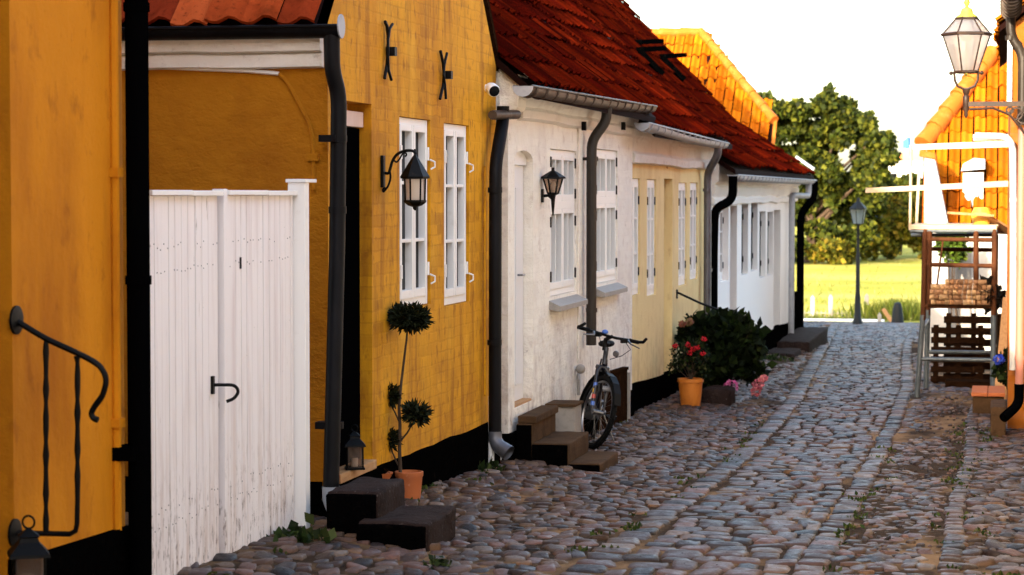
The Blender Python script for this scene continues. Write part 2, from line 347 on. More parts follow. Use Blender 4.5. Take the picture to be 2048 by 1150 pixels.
def clear_glass(name, tintc, alpha):
    m, n, b, L = new_mat(name)
    tr = n.nodes.new('ShaderNodeBsdfTransparent'); tr.inputs['Color'].default_value = (*tintc, 1)
    gl = n.nodes.new('ShaderNodeBsdfGlossy'); gl.inputs['Roughness'].default_value = .05
    df = n.nodes.new('ShaderNodeBsdfTranslucent'); df.inputs['Color'].default_value = (*tintc, 1)
    m1 = n.nodes.new('ShaderNodeMixShader'); m1.inputs[0].default_value = alpha; L.new(tr.outputs[0], m1.inputs[1]); L.new(df.outputs[0], m1.inputs[2])
    m2 = n.nodes.new('ShaderNodeMixShader'); m2.inputs[0].default_value = .12; L.new(m1.outputs[0], m2.inputs[1]); L.new(gl.outputs[0], m2.inputs[2])
    L.new(m2.outputs[0], n.nodes['Material Output'].inputs['Surface']); return m
M['lamp_glass'] = clear_glass('lamp glass', (.98, .90, .84), .72)
M['smoke_glass'] = clear_glass('smoky lamp glass', (.75, .62, .52), .25)
M['street_glass'] = clear_glass('street lamp glass', (.62, .64, .64), .5)
def leaf_mat(name, rough=.5, trans=.3, spec=.3):
    m, n, b, L = new_mat(name)
    a = n.nodes.new('ShaderNodeAttribute'); a.attribute_name = 'tint'
    L.new(a.outputs['Color'], b.inputs['Base Color']); b.inputs['Roughness'].default_value = rough; b.inputs['Specular IOR Level'].default_value = spec
    t = n.nodes.new('ShaderNodeBsdfTranslucent'); L.new(a.outputs['Color'], t.inputs['Color'])
    x = n.nodes.new('ShaderNodeMixShader'); x.inputs[0].default_value = trans
    L.new(b.outputs[0], x.inputs[1]); L.new(t.outputs[0], x.inputs[2]); L.new(x.outputs[0], n.nodes['Material Output'].inputs['Surface']); return m
M['leaf'] = leaf_mat('leaf', .6, .3, .1); M['needle'] = leaf_mat('needle', .7, .1, .15); M['petal'] = leaf_mat('petal', .6, .3, .2)

# ------------------------------------------------------------------ generators
def pantiles(name, mat, parent, O, U, V, N, width, length, colw=.235, rowh=.33, inside=None, pal=None, amp=.045, lift=.03, seed=1, jit=1., phase=0., cover=1.04):
    g = np.random.default_rng(seed); O, U, V, N = [np.array(Vector(q), float) for q in (O, U, V, N)]
    nc = int(width/colw); nr = int(length/rowh); P = 7
    t = np.linspace(0, 1, P); prof = amp*(.5+.5*np.cos(2*np.pi*(t-.28)))**1.4
    cs, rs = np.meshgrid(np.arange(nc), np.arange(nr), indexing='ij'); cs = cs.ravel(); rs = rs.ravel()
    if inside is not None:
        k = np.array([inside((c+.5)*colw, (r+.5)*rowh) for c, r in zip(cs, rs)]); cs, rs = cs[k], rs[k]
    n = len(cs)
    du = g.normal(0, .004, n)*jit; dv = g.normal(0, .008, n)*jit; dn = g.normal(0, .006, n)*jit; tw = g.normal(0, .012, n)*jit
    sag = .018*np.sin(cs*.37+seed)+.014*np.sin(rs*.8+cs*.11)
    u = (cs*colw+du)[:, None]+t[None]*colw*cover
    v0 = (rs*rowh+dv); 
    h0 = prof[None]+lift+(dn+sag*jit)[:, None]+tw[:, None]*(t-.5)[None]; h1 = prof[None]*.95+(dn+sag*jit)[:, None]+tw[:, None]*(t-.5)[None]
    def pt(u, v, h): return O+u[..., None]*U+v[..., None]*V+h[..., None]*N
    A = pt(u, np.repeat(v0[:, None], P, 1), h0-.022); B = pt(u, np.repeat(v0[:, None], P, 1), h0); C = pt(u, np.repeat((v0+rowh*1.06)[:, None], P, 1), h1)
    Vt = np.concatenate([A, B, B, C], 1).reshape(-1, 3)
    base = np.arange(n)*4*P; q = []
    for i in range(P-1):
        q.append(np.stack([base+i, base+i+1, base+P+i+1, base+P+i], 1)); q.append(np.stack([base+2*P+i, base+2*P+i+1, base+3*P+i+1, base+3*P+i], 1))
    pal = np.array(pal); ti = pal[g.integers(0, len(pal), n)]*g.uniform(.75, 1.2, n)[:, None]
    return np_mesh(name, Vt, np.concatenate(q), mat, parent, np.repeat(ti, 4*P, 0))
RED = [(.065, .004, .001), (.046, .0025, .001), (.095, .007, .0015), (.032, .002, .001), (.065, .0045, .001)]
REDN = [(.34, .052, .012), (.27, .036, .010), (.40, .072, .018), (.20, .025, .008)]
ORG = [(.38, .098, .004), (.34, .082, .003), (.42, .115, .005), (.30, .068, .003)]

def stones(C, A, B, H, ang, tint, seg=10, exp=3.0, seed=3, jit=.10, tilt=.08):
    """domed stones: centres, half sizes, height, angle -> verts, quads, tint"""
    g = np.random.default_rng(seed); n = len(C)
    th = np.arange(seed*0, seg)*2*np.pi/seg+np.pi/seg
    sx = np.sign(np.cos(th))*np.abs(np.cos(th))**(2/exp); sy = np.sign(np.sin(th))*np.abs(np.sin(th))**(2/exp)
    rings = [(1.0, -.6), (.99, .35), (.92, .80), (.62, .99), (.04, 1.02)]
    R = 1+g.normal(0, jit, (n, seg)); tx = g.normal(0, tilt, n); ty = g.normal(0, tilt, n)
    ca, sa = np.cos(ang), np.sin(ang); out = []
    top = 1+g.normal(0, .12, (n, seg))
    for r, h in rings:
        x = A[:, None]*sx[None]*r*R; y = B[:, None]*sy[None]*r*R
        z = H[:, None]*h*(top if .5 < h < .99 else 1)+x*tx[:, None]+y*ty[:, None]
        out.append(np.stack([C[:, 0, None]+x*ca[:, None]-y*sa[:, None], C[:, 1, None]+x*sa[:, None]+y*ca[:, None], C[:, 2, None]+z], -1))
    V = np.stack(out, 1).reshape(-1, 3); m = len(rings); base = np.arange(n)*m*seg; q = []
    for i in range(m-1):
        for k in range(seg):
            k2 = (k+1) % seg; q.append(np.stack([base+i*seg+k, base+i*seg+k2, base+(i+1)*seg+k2, base+(i+1)*seg+k], 1))
    return V, np.concatenate(q), np.repeat(tint, m*seg, 0)
def join(parts):
    Vs, Qs, Ts, o = [], [], [], 0
    for v, q, t in parts: Vs.append(v); Qs.append(q+o); Ts.append(t); o += len(v)
    return np.concatenate(Vs), np.concatenate(Qs), np.concatenate(Ts)
SPAL = np.array([(.22, .140, .125), (.27, .155, .130), (.15, .135, .150), (.18, .105, .075), (.31, .225, .175), (.07, .055, .055), (.22, .165, .165), (.29, .17, .10), (.38, .30, .25)])*np.array([1.08, .97, .86])
def stint(n, g, w=None):
    return SPAL[g.choice(len(SPAL), n, p=w)]*g.uniform(.11, .52, n)[:, None]

def leaves(name, mat, parent, P, size, pal, seed=1, asp=.45, origin=None, up=.3, dirs=None, kind=None):
    g = np.random.default_rng(seed); n = len(P); P = np.asarray(P, float)
    d = g.normal(0, 1, (n, 3)); d[:, 2] += up
    if dirs is not None: d = np.asarray(dirs)+d*.35
    d /= np.linalg.norm(d, axis=1)[:, None]
    s = np.cross(d, g.normal(0, 1, (n, 3))); s /= np.linalg.norm(s, axis=1)[:, None]; nn = np.cross(d, s)
    L = (size*g.uniform(.6, 1.3, n))[:, None]
    V = np.stack([P, P+d*L*.5+s*L*asp+nn*L*.08, P+d*L, P+d*L*.5-s*L*asp+nn*L*.08], 1).reshape(-1, 3)
    Q = np.arange(4*n).reshape(-1, 4); pal = np.array(pal); T = pal[g.integers(0, len(pal), n)]*g.uniform(.7, 1.25, n)[:, None]
    return np_mesh(name, V, Q, mat, parent, np.repeat(T, 4, 0), smooth=False, origin=origin)
def blob_points(n, lobes, seed, shell=.75):
    """points near the surface of a set of uneven ellipsoid clumps"""
    g = np.random.default_rng(seed); w = np.array([l[1][0]*l[1][2] for l in lobes]); w = w/w.sum(); out = []
    for (c, r), k in zip(lobes, g.multinomial(n, w)):
        d = g.normal(0, 1, (k, 3)); d /= np.linalg.norm(d, axis=1)[:, None]
        out.append(np.array(c)+d*np.array(r)*(shell+(1-shell)*g.uniform(0, 1, k)**.5*1.25)[:, None])
    return np.concatenate(out)

def facade(mb, X, y0, y1, z0, z1, holes, depth, s=1):
    """wall face in the plane x = X facing s, with openings (ya, yb, za, zb) and their reveals"""
    ys = sorted({y0, y1, *[h[0] for h in holes], *[h[1] for h in holes]}); zs = sorted({z0, z1, *[h[2] for h in holes], *[h[3] for h in holes]})
    for a, b in zip(ys, ys[1:]):
        for c, d in zip(zs, zs[1:]):
            if any(h[0] <= (a+b)/2 <= h[1] and h[2] <= (c+d)/2 <= h[3] for h in holes): continue
            mb.poly([(X, a, c), (X, b, c), (X, b, d), (X, a, d)])
    for a, b, c, d in holes:
        Xi = X-s*depth
        for p, q in (((a, c), (b, c)), ((b, c), (b, d)), ((b, d), (a, d)), ((a, d), (a, c))):
            mb.poly([(X, p[0], p[1]), (X, q[0], q[1]), (Xi, q[0], q[1]), (Xi, p[0], p[1])])
        mb.poly([(Xi, a, c), (Xi, b, c), (Xi, b, d), (Xi, a, d)])
def wavy(y, seed, amp): return amp*mnoise.noise(Vector((y*.9, seed*7.3, 0)))+amp*.5*mnoise.noise(Vector((y*2.6, seed*3.1, 4)))
def cornice(mb, X, y0, y1, z0, z1, prof, s=1, wob=.012, seed=1):
    """moulded band along y: prof = (out, fraction of height)"""
    n = max(4, int((y1-y0)/.18)); rows = []
    for i in range(n+1):
        y = y0+(y1-y0)*i/n; w = wavy(y, seed, wob)
        rows.append([(X+s*(o+wavy(y, seed+k+2, wob*.5)), y, z0+(z1-z0)*f+(w if k < len(prof)-1 else 0)) for k, (o, f) in enumerate(prof)])
    vs = [v for r in rows for v in r]; m = len(prof); fs = [(i*m+k, (i+1)*m+k, (i+1)*m+k+1, i*m+k+1) for i in range(n) for k in range(m-1)]
    fs += [tuple(range(m)), tuple(n*m+k for k in range(m-1, -1, -1))]
    mb.add(vs, fs)
def gutter(mb, p, q, r, sag=.0, ribs=.45, rim=.010):
    """half-round gutter from p to q with bead and bracket straps"""
    p = Vector(p); q = Vector(q); d = (q-p); L = d.length; d.normalize(); side = d.cross(Vector((0, 0, 1))).normalized()
    n = max(3, int(L/.3)); seg = 10; vs = []; fs = []
    for i in range(n+1):
        c = p+d*L*i/n+Vector((0, 0, -sag*math.sin(math.pi*i/n)+wavy(i*.3, 3, .006)))
        for rr in (r, r-.006):
            for k in range(seg+1):
                a = math.pi+math.pi*k/seg; vs.append(c+side*rr*math.cos(a)+Vector((0, 0, rr*math.sin(a))))
    m = 2*(seg+1)
    for i in range(n):
        for b in (0, seg+1):
            for k in range(seg): fs.append((i*m+b+k, i*m+b+k+1, (i+1)*m+b+k+1, (i+1)*m+b+k))
    for i in (0, n): fs.append(tuple(i*m+k for k in range(seg+1)))
    mb.add(vs, fs)
    for sg in (1, -1): mb.tube([p+side*sg*r, q+side*sg*r], rim, 6)
    if ribs:
        k = ribs*.4
        while k < L:
            c = p+d*k; pts = [c+side*(r+.004)*math.cos(math.pi+math.pi*j/10)+Vector((0, 0, (r+.004)*math.sin(math.pi+math.pi*j/10))) for j in range(11)]
            mb.tube(pts, .013, 6); k += ribs
def pipe(mb, pts, r, collars=(), seg=14):
    """downpipe with rounded bends and sleeve collars at given (point, direction)"""
    P = [Vector(p) for p in pts]; out = [P[0]]
    for a, b, c in zip(P, P[1:], P[2:]):
        da = min(r*2.2, (a-b).length*.4); dc = min(r*2.2, (c-b).length*.4); s0 = b+(a-b).normalized()*da; s1 = b+(c-b).normalized()*dc
        for t in (0, .25, .5, .75, 1): out.append(s0*(1-t)**2+b*2*t*(1-t)+s1*t*t)
    out.append(P[-1]); mb.tube(out, r, seg)
    for c, d in collars:
        c = Vector(c); d = Vector(d).normalized(); mb.tube([c-d*.02, c+d*.02], r*1.13, seg)

def window(parent, X, y0, y1, z0, z1, s=1, inset=.07, split=None, rows=3, vbar=False, hinge=True, hmat='black_iron', fr=.045, fmat='frame_white', gmat='pane'):
    """casement window set back in an opening: frame > casements, glass, hinges"""
    xi = X-s*inset; fm = M[fmat]
    def bx(mb, a, b, c, d, out0, out1): mb.box((min(xi+s*out0, xi+s*out1), a, c), (max(xi+s*out0, xi+s*out1), b, d))
    f = MB(); bx(f, y0, y0+fr, z0, z1, -.05, .012); bx(f, y1-fr, y1, z0, z1, -.05, .012); bx(f, y0+fr, y1-fr, z0, z0+fr*1.3, -.05, .010); bx(f, y0+fr, y1-fr, z1-fr, z1, -.05, .010)
    levels = [(z0+fr*1.3, z1-fr)]
    if split:
        zs = z0+(z1-z0)*split; bx(f, y0+fr, y1-fr, zs-.035, zs+.035, -.05, .02); levels = [(z0+fr*1.3, zs-.035), (zs+.035, z1-fr)]
    w = f.build('window', fm, parent, bevel=.004)
    g = MB(); g.poly([(xi-s*.028, y0+.01, z0+.01), (xi-s*.028, y1-.01, z0+.01), (xi-s*.028, y1-.01, z1-.01), (xi-s*.028, y0+.01, z1-.01)]); g.build('pane', M[gmat], w)
    ym = (y0+y1)/2; st = .042
    for (a, b) in levels:
        for (p, q, hs) in ((y0+fr, ym-.003, 0), (ym+.003, y1-fr, 1)):
            p += .003; q -= .003; c = MB()
            bx(c, p, p+st, a, b, -.03, .022); bx(c, q-st, q, a, b, -.03, .022); bx(c, p+st, q-st, a, a+st*1.35, -.03, .020); bx(c, p+st, q-st, b-st, b, -.03, .020)
            nr = rows if not split else 1
            for i in range(1, nr):
                z = a+(b-a)*i/nr; bx(c, p+st, q-st, z-.011, z+.011, -.03, .014)
            if vbar: bx(c, (p+q)/2-.012, (p+q)/2+.012, a+st*1.35, b-st, -.03, .016)
            c.build('casement', fm, w, bevel=.003)
            if hinge:
                for zz in (a+(b-a)*.16, a+(b-a)*.84):
                    hh = MB(); yy = p-.004 if hs == 0 else q+.004; bx(hh, yy-.016, yy+.016, zz-.045, zz+.045, .02, .034)
                    if hmat != 'black_iron' and hs == 1: hh.tube([(xi+s*.04, yy+.01, zz-.04), (xi+s*.07, yy+.03, zz-.055), (xi+s*.07, yy+.03, zz-.09), (xi+s*.045, yy+.015, zz-.105)], .006, 6)
                    hh.build('hinge', M[hmat], w)
    return w
def long_roof(parent, Xe, Xr, ze, pitch, y0, y1, s, pal, mat, rmat, seed, back=True, th=.06, kick=None):
    """roof with its ridge along y; s=+1: street slope faces +x"""
    cp, sp = math.cos(pitch), math.sin(pitch); L = abs(Xr-Xe)/cp; zr = ze+L*sp; Xb = 2*Xr-Xe
    if kick: return kicked_roof(parent, Xe, Xr, ze, pitch, y0, y1, s, pal, mat, rmat, seed, kick)
    d = MB(); d.prism([(Xe, y0, ze-.03), (Xr, y0, zr-.03), (Xb, y0, ze-.03), (Xb, y0, ze-.03-th), (Xr, y0, zr-.03-th*1.3), (Xe, y0, ze-.03-th)], (0, y1-y0, 0))
    r = d.build('roof', M['roof_deck'], parent)
    pantiles('roof_tiles', mat, r, (Xe, y0, ze), (0, 1, 0), (-s*cp, 0, sp), (s*sp, 0, cp), y1-y0, L, pal=pal, seed=seed)
    if back: pantiles('roof_tiles', mat, r, (Xb, y0, ze), (0, 1, 0), (s*cp, 0, sp), (-s*sp, 0, cp), y1-y0, L, pal=pal, seed=seed+50, colw=.47, rowh=.66)
    k = MB(); y = y0
    while y < y1-.1:
        e = min(y+.42, y1); k.tube([(Xr, y, zr+.0), (Xr, e, zr+.02)], [.12, .105], 10); y += .4
    k.build('ridge', rmat, r, smooth=True)
    return r, zr
def kicked_roof(parent, Xe, Xr, ze, p2, y0, y1, s, pal, mat, rmat, seed, kick):
    # steep roof that flattens towards its eaves
    Xk, p1 = kick; zk = ze+abs(Xe-Xk)*math.tan(p1); zr = zk+abs(Xk-Xr)*math.tan(p2); d = MB(); P = [(Xe, ze), (Xk, zk), (Xr, zr), (2*Xr-Xk, zk), (2*Xr-Xe, ze)]
    d.prism([(x, y0, z-.03) for x, z in P]+[(x, y0, z-.10) for x, z in P[::-1]], (0, y1-y0, 0)); r = d.build('roof', M['roof_deck'], parent)
    for sg in (1, -1):
        for (xa, za, xb, zb, pp, q) in ((Xe, ze, Xk, zk, p1, 0), (Xk, zk, Xr, zr, p2, 1)):
            if sg < 0: xa, xb = 2*Xr-xa, 2*Xr-xb
            Ls = math.hypot(xb-xa, zb-za); n = max(1, round(Ls/.34)); pantiles('roof_tiles', mat, r, (xa, y0, za), (0, 1, 0), ((xb-xa)/Ls, 0, (zb-za)/Ls), (s*sg*math.sin(pp), 0, math.cos(pp)), y1-y0, Ls+.001, pal=pal, seed=seed+q+(50 if sg < 0 else 0), rowh=Ls/n)
    k = MB(); y = y0
    while y < y1-.1: k.tube([(Xr, y, zr), (Xr, min(y+.42, y1), zr+.02)], [.12, .105], 10); y += .4
    k.build('ridge', rmat, r, smooth=True)
    return r, zr
def house_shell(mb, X, y0, y1, zb, ze, depth, zr, s=1, ends=(True, True)):
    """back wall and pentagon end walls behind a facade at x = X facing s"""
    Xb = X-s*depth; Xm = X-s*depth/2
    mb.poly([(Xb, y0, zb), (Xb, y1, zb), (Xb, y1, ze), (Xb, y0, ze)])
    for y, on in ((y0, ends[0]), (y1, ends[1])):
        if on: mb.poly([(X, y, zb), (Xb, y, zb), (Xb, y, ze), (Xm, y, zr), (X, y, ze)])

# ------------------------------------------------------------------ the setting: terrain, road, stones, meadow
def ground_sheet():
    xs = np.concatenate([[-1500, -400, -120, -60, -30, -15], np.arange(-9, 4.01, .25), [8, 15, 30, 60, 120, 400, 1500]])
    ys = np.concatenate([[-400, -100, -40, -20, -8, 0, 4], np.arange(7, 64, .25), [66, 70, 78, 86, 94, 100, 110, 120, 140, 180, 300, 700, 1600, 3500]])
    Z = np.array([[GX(x, y)+.012+.010*mnoise.noise(Vector((x*2, y*2, 0)))-(.0 if y < 62 else .0) for y in ys] for x in xs])
    Xg, Yg = np.meshgrid(xs, ys, indexing='ij'); V = np.stack([Xg, Yg, Z], -1).reshape(-1, 3); ny = len(ys)
    I = (np.arange(len(xs)-1)[:, None]*ny+np.arange(ny-1)[None]).ravel()
    tag(np_mesh('ground', V, np.stack([I, I+ny, I+ny+1, I+1], 1), M['sand']), kind='structure')
ground_sheet()
def meadow_sheet():
    xs = np.concatenate([[-1400, -300, -100, -50], np.arange(-30, 20, 1.), [25, 40, 100, 300, 1400]]); ys = np.concatenate([[61.5], np.arange(62, 110, 1.), [115, 125, 140, 180, 300, 800, 3000]])
    Z = np.array([[G(y)+.03+.08*mnoise.noise(Vector((x*.3, y*.3, 2)))*(y > 64)+.05*(y > 63) for y in ys] for x in xs])
    Xg, Yg = np.meshgrid(xs, ys, indexing='ij'); V = np.stack([Xg, Yg, Z], -1).reshape(-1, 3); ny = len(ys)
    I = (np.arange(len(xs)-1)[:, None]*ny+np.arange(ny-1)[None]).ravel()
    tag(np_mesh('meadow', V, np.stack([I, I+ny, I+ny+1, I+1], 1), M['meadow']), kind='structure')
meadow_sheet()
YL = [8, 11.4, 17.2, 22.3, 27.2, 37, 45, 60]; XLv = [-2.02, -2.06, -2.14, -2.27, -2.42, -2.95, -3.35, -4.2]
YR = [8, 10.9, 14, 25.5, 30, 38, 45, 60]; XRv = [-.92, -.93, -.97, -1.10, -1.17, -1.5, -1.75, -2.0]
def XLf(y): return float(np.interp(y, YL, XLv))
def XRf(y): return float(np.interp(y, YR, XRv))
def sandy(x, y): return mnoise.noise(Vector((x*1.3, y*.55, 5)))+.5*mnoise.noise(Vector((x*4, y*2.2, 8)))
def make_road():
    g = np.random.default_rng(11); C = []; A = []; B = []; H = []; an = []; pr = []
    def put(x, y, a, b, h, t, dz=0): C.append((x, y, GX(x, y)+dz)); A.append(a); B.append(b); H.append(h); an.append(t)
    y = 8.2
    while y < 62:                                           # rows of long setts across the carriageway
        p = g.uniform(.17, .29); x0, x1 = XLf(y)+.12, XRf(y)-.10; x = x0+g.uniform(-.04, .05)
        while x < x1-.05:
            L = min(g.uniform(.12, .25), x1-x+.02)
            if L > .06: put(x+L/2, y+g.normal(0, .010)+.012*math.sin(x*4+y), L/2-.006, p/2-.013, g.uniform(.016, .027)+.016*(1-abs((x-x0)/(x1-x0)*2-1)), g.normal(0, .05))
            x += L+.004
        y += p
    for f, w, y0, y1, pm_ in ((XLf, .21, 8.2, 61, .25), (XRf, .175, 8.2, 61, .21), (lambda q: -.25+.02*math.sin(q*.7), .13, 8.2, 27, .17), (lambda q: -3.02-.006*(q-18), .19, 17.8, 33, .28)):
        y = y0
        while y < y1:
            p = g.uniform(.75, 1.3)*pm_; put(f(y)+g.normal(0, .008), y, w/2*g.uniform(.9, 1.03), p/2-.018, g.uniform(.022, .034), g.normal(0, .06)); y += p
    n1 = len(C); T1 = stint(n1, g, [.2, .14, .19, .09, .1, .09, .12, .04, .03])
    setts = stones(np.array(C), np.array(A), np.array(B), np.array(H), np.array(an), T1, 14, 5., 3, .045, .045)
    C.clear(); A.clear(); B.clear(); H.clear(); an.clear()
    def zone(x0f, x1f, y0, y1, dx, dy, hs, ang, skip, sink):
        y = y0; r = 0
        while y < y1:
            k = 1 if y < 33 else 1.5; x = x0f(y)+(r % 2)*dx/2*g.uniform(.6, 1.1)
            while x < x1f(y):
                xx = x+g.normal(0, dx*.13); yy = y+g.normal(0, dy*.15); s = sandy(xx, yy)
                if s < skip+g.normal(0, .06):
                    sc = g.uniform(.72, 1.15); put(xx, yy, dx*.53*sc, dy*.49*k*g.uniform(.8, 1.12)*sc, g.uniform(*hs)*sc, ang+g.normal(0, .25), -max(0, s-sink)*.06)
                x += dx*g.uniform(.85, 1.15)
            y += dy*k; r += 1
    zone(lambda y: -3.95, lambda y: XLf(y)-.14, 9.0, 45, .105, .155, (.020, .034), .1, .75, .25)
    zone(lambda y: XRf(y)+.14, lambda y: -.36, 8.2, 40, .095, .15, (.016, .030), .0, .26, -.05)
    zone(lambda y: -.14, lambda y: .36, 8.2, 30, .125, .17, (.020, .036), .45, .75, .3)
    zone(lambda y: -9, lambda y: XLf(y)-.15, 45, 61, .2, .2, (.03, .05), 0, .8, .3)
    zone(lambda y: XRf(y)+.15, lambda y: 1.5, 45, 61, .2, .2, (.03, .05), 0, .5, .1)
    cob = stones(np.array(C), np.array(A), np.array(B), np.array(H), np.array(an), stint(len(C), g, [.13, .17, .08, .2, .11, .09, .07, .12, .03]), 10, 3.0, 4, .10, .10)
    V, Q, T = join([setts]); tag(np_mesh('road', V, Q, M['stone'], None, T), kind='structure')
    V, Q, T = join([cob]); tag(np_mesh('pavement', V, Q, M['stone'], None, T), kind='structure')
    # loose pebbles in the sand
    n = 1600; px = g.uniform(-.85, .3, n); py = 8.5+g.uniform(0, 1, n)**1.3*20
    k = np.array([sandy(a, b) > -.1 for a, b in zip(px, py)]); px, py = px[k], py[k]; n = len(px); r = g.uniform(.008, .022, n)
    P = stones(np.stack([px, py, [G(v)+.012 for v in py]], 1), r*1.3, r, r*.9, g.uniform(0, 3, n), stint(n, g), 7, 2.2, 9, .15, .2)
    tag(np_mesh('pebbles', P[0], P[1], M['stone'], None, P[2]), 'loose small pebbles in the sandy strip beside the setts', 'pebbles', kind='stuff')
make_road()
def tuft_points(cs, n, r, g):
    P = []
    for (x, y) in cs:
        for _ in range(n): P.append((x+g.normal(0, r), y+g.normal(0, r), GX(x, y)+.02))
    return np.array(P)
def joints_moss():
    g = np.random.default_rng(21); cs = []
    for _ in range(130):
        y = g.uniform(9, 24); x = g.choice([XRf(y)+.1, -.34, -.15, XLf(y)-.1, -3.7])+g.normal(0, .06); cs.append((x, y))
    for _ in range(26): cs.append((g.normal(.02, .12), g.uniform(9.4, 11.8)))
    P = tuft_points(cs, 9, .03, g); tag(leaves('joint_moss', M['leaf'], None, P, .035, [(.05, .075, .015), (.08, .09, .02), (.03, .05, .012)], 4, .3, up=1.2), 'tufts of moss and tiny weeds in the stone joints', 'moss', kind='stuff')
joints_moss()

# ------------------------------------------------------------------ left row: near ochre house
PI = math.pi; XF = -3.84
near = thing('ochre_house', (XF, 9, .2), 'deep orange rendered house nearest on the left, cut off by the frame edge', 'house', 'houses along the cobbled street')
yr = XP(24, 600).y; ye = XP(247, 600).y
mb = MB(); facade(mb, XF, -3, ye, -.3, 4.3, [(yr-.95, yr, .34, 2.9)], .26)
house_shell(mb, XF, -3, ye, -.3, 4.25, 7.9, 8.35)
mb.build('wall', M['near_yellow'], near)
mb = MB(); mb.box((XF-.30, yr-.93, .36), (XF-.20, yr-.02, 2.88)); mb.build('door', M['door_black'], near, bevel=.004)
za = XP(60, 1108).z; zb_ = XP(255, 1050).z
mb = MB(); mb.prism([(XF+.03, yr+.0, -.3), (XF+.03, ye+.02, -.3), (XF+.03, ye+.02, zb_), (XF+.03, yr, za)], (-.06, 0, 0)); mb.build('plinth', M['tar'], near)
yc = XP(226, 600).y
mb = MB(); mb.tube([(XF+.012, yc, zb_), (XF+.012, yc, 4.2)], .022, 8)
for py_ in (345, 845): mb.box((XF, yc-.035, XP(230, py_).z-.02), (XF+.04, yc+.035, XP(230, py_).z+.02))
mb.build('cable_duct', M['near_yellow'], near, smooth=True)
yp = XP(277, 600, XF+.09).y
mb = MB(); pipe(mb, [(XF+.09, yp, 4.2), (XF+.09, yp, .12), (XF+.16, yp, .02)], .052, [((XF+.09, yp, XP(277, y_, XF+.09).z), (0, 0, 1)) for y_ in (15, 560)])
mb.box((XF-.01, yp-.10, XP(277, 905, XF+.09).z-.03), (XF+.10, yp+.06, XP(277, 905, XF+.09).z+.03)); mb.box((XF-.02, yp-.03, 3.5), (XF+.06, yp+.03, 3.54))
mb.build('downpipe', M['door_black'], near, smooth=True)
mb = MB(); gutter(mb, (XF+.2, -3, 4.2), (XF+.2, ye+.1, 4.2), .07); mb.build('gutter', M['pipe_dark'], near, smooth=True)
long_roof(near, XF+.28, XF-3.95, 4.2, math.radians(46), -3.1, ye+.12, 1, REDN, M['roof_red'], M['ridge_red'], 3)
n2 = thing('ochre_house', (XF, -12, .2), 'unseen house added on the left behind the camera to shade the street', 'house', 'houses along the cobbled street')  # unseen house put in so that its roof shades the street
mb = MB(); facade(mb, XF, -30, -3.2, -.3, 4.3, [(-9, -8, .8, 2.2), (-14, -13, .8, 2.2)], .1); house_shell(mb, XF, -30, -3.2, -.3, 4.25, 7.9, 8.35); mb.build('wall', M['white_wall'], n2)
for a in (-9, -14): window(n2, XF, a+.01, a+.99, .81, 2.19, 1)
long_roof(n2, XF+.28, XF-3.95, 4.2, math.radians(46), -30, -3.15, 1, REDN, M['roof_red'], M['ridge_red'], 4)

bh_ = thing('sky_block_house', (2, -14, .2), 'unseen dark house added behind the camera to block sky light', 'house', 'houses along the cobbled street')  # unseen house put in to keep sky light off camera-facing sides
mb = MB(); mb.poly([(-3.5, -12, -.3), (9, -12, -.3), (9, -12, 5.2), (-3.5, -12, 5.2)]); mb.poly([(-3.5, -19, -.3), (9, -19, -.3), (9, -19, 5.2), (-3.5, -19, 5.2)])
for x_ in (-3.5, 9): mb.poly([(x_, -12, -.3), (x_, -19, -.3), (x_, -19, 5.2), (x_, -15.5, 9), (x_, -12, 5.2)])
mb.build('wall', M['wood_dark'], bh_)
mb = MB(); mb.prism([(-3.6, -11.8, 5.1), (-3.6, -15.5, 9.05), (-3.6, -19.2, 5.1), (-3.6, -19.2, 5.0), (-3.6, -15.5, 8.9), (-3.6, -11.8, 5.0)], (12.7, 0, 0)); mb.build('roof', M['ridge_red'], bh_)
for a in (-2, 1, 4, 7): mb = MB(); mb.box((a, -12.002, 1.2), (a+.9, -11.99, 2.6)); w_ = mb.build('window', M['pane'], bh_)

# iron rail beside the near door
c0 = XP(30, 640); c1 = XP(27, 1066)
hr = thing('iron_handrail', (c1.x, c1.y, c1.z), 'black wrought iron step rail with two twisted uprights on the orange wall', 'handrail')
def nr(px, py): return YP(px, py, c0.y)
for nm, c in (('wall_flange', c0), ('wall_flange', c1)):
    mb = MB(); mb.lathe([(.058, 0), (.058, .010), (.03, .016)], c+Vector((.001, 0, 0)), 18, Matrix.Rotation(PI/2, 3, 'Y')); mb.build(nm, M['black_iron'], hr, smooth=True)
mb = MB(); mb.tube(sm([c0]+[nr(x, y) for x, y in ((90, 676), (150, 704), (185, 722), (203, 737), (212, 760), (205, 790), (190, 812), (183, 826), (187, 836), (196, 840))]), .0125, 8); mb.build('top_rail', M['black_iron'], hr, smooth=True)
mb = MB(); mb.tube([c1, nr(90, 1067), nr(140, 1068), nr(151, 1062), nr(154, 1048), nr(155, 1000)]+[nr(155, 1000-25*i) for i in range(1, 12)]+[nr(154, 712)], [.011]*6+[.0115+.003*math.sin(i*2.4) for i in range(12)], 8); mb.build('upright', M['black_iron'], hr, smooth=True)
mb = MB(); mb.tube([nr(92, 1066-i*26) for i in range(15)]+[nr(92, 678)], [.0115+.003*math.sin(i*2.4) for i in range(16)], 8); mb.build('upright', M['black_iron'], hr, smooth=True)

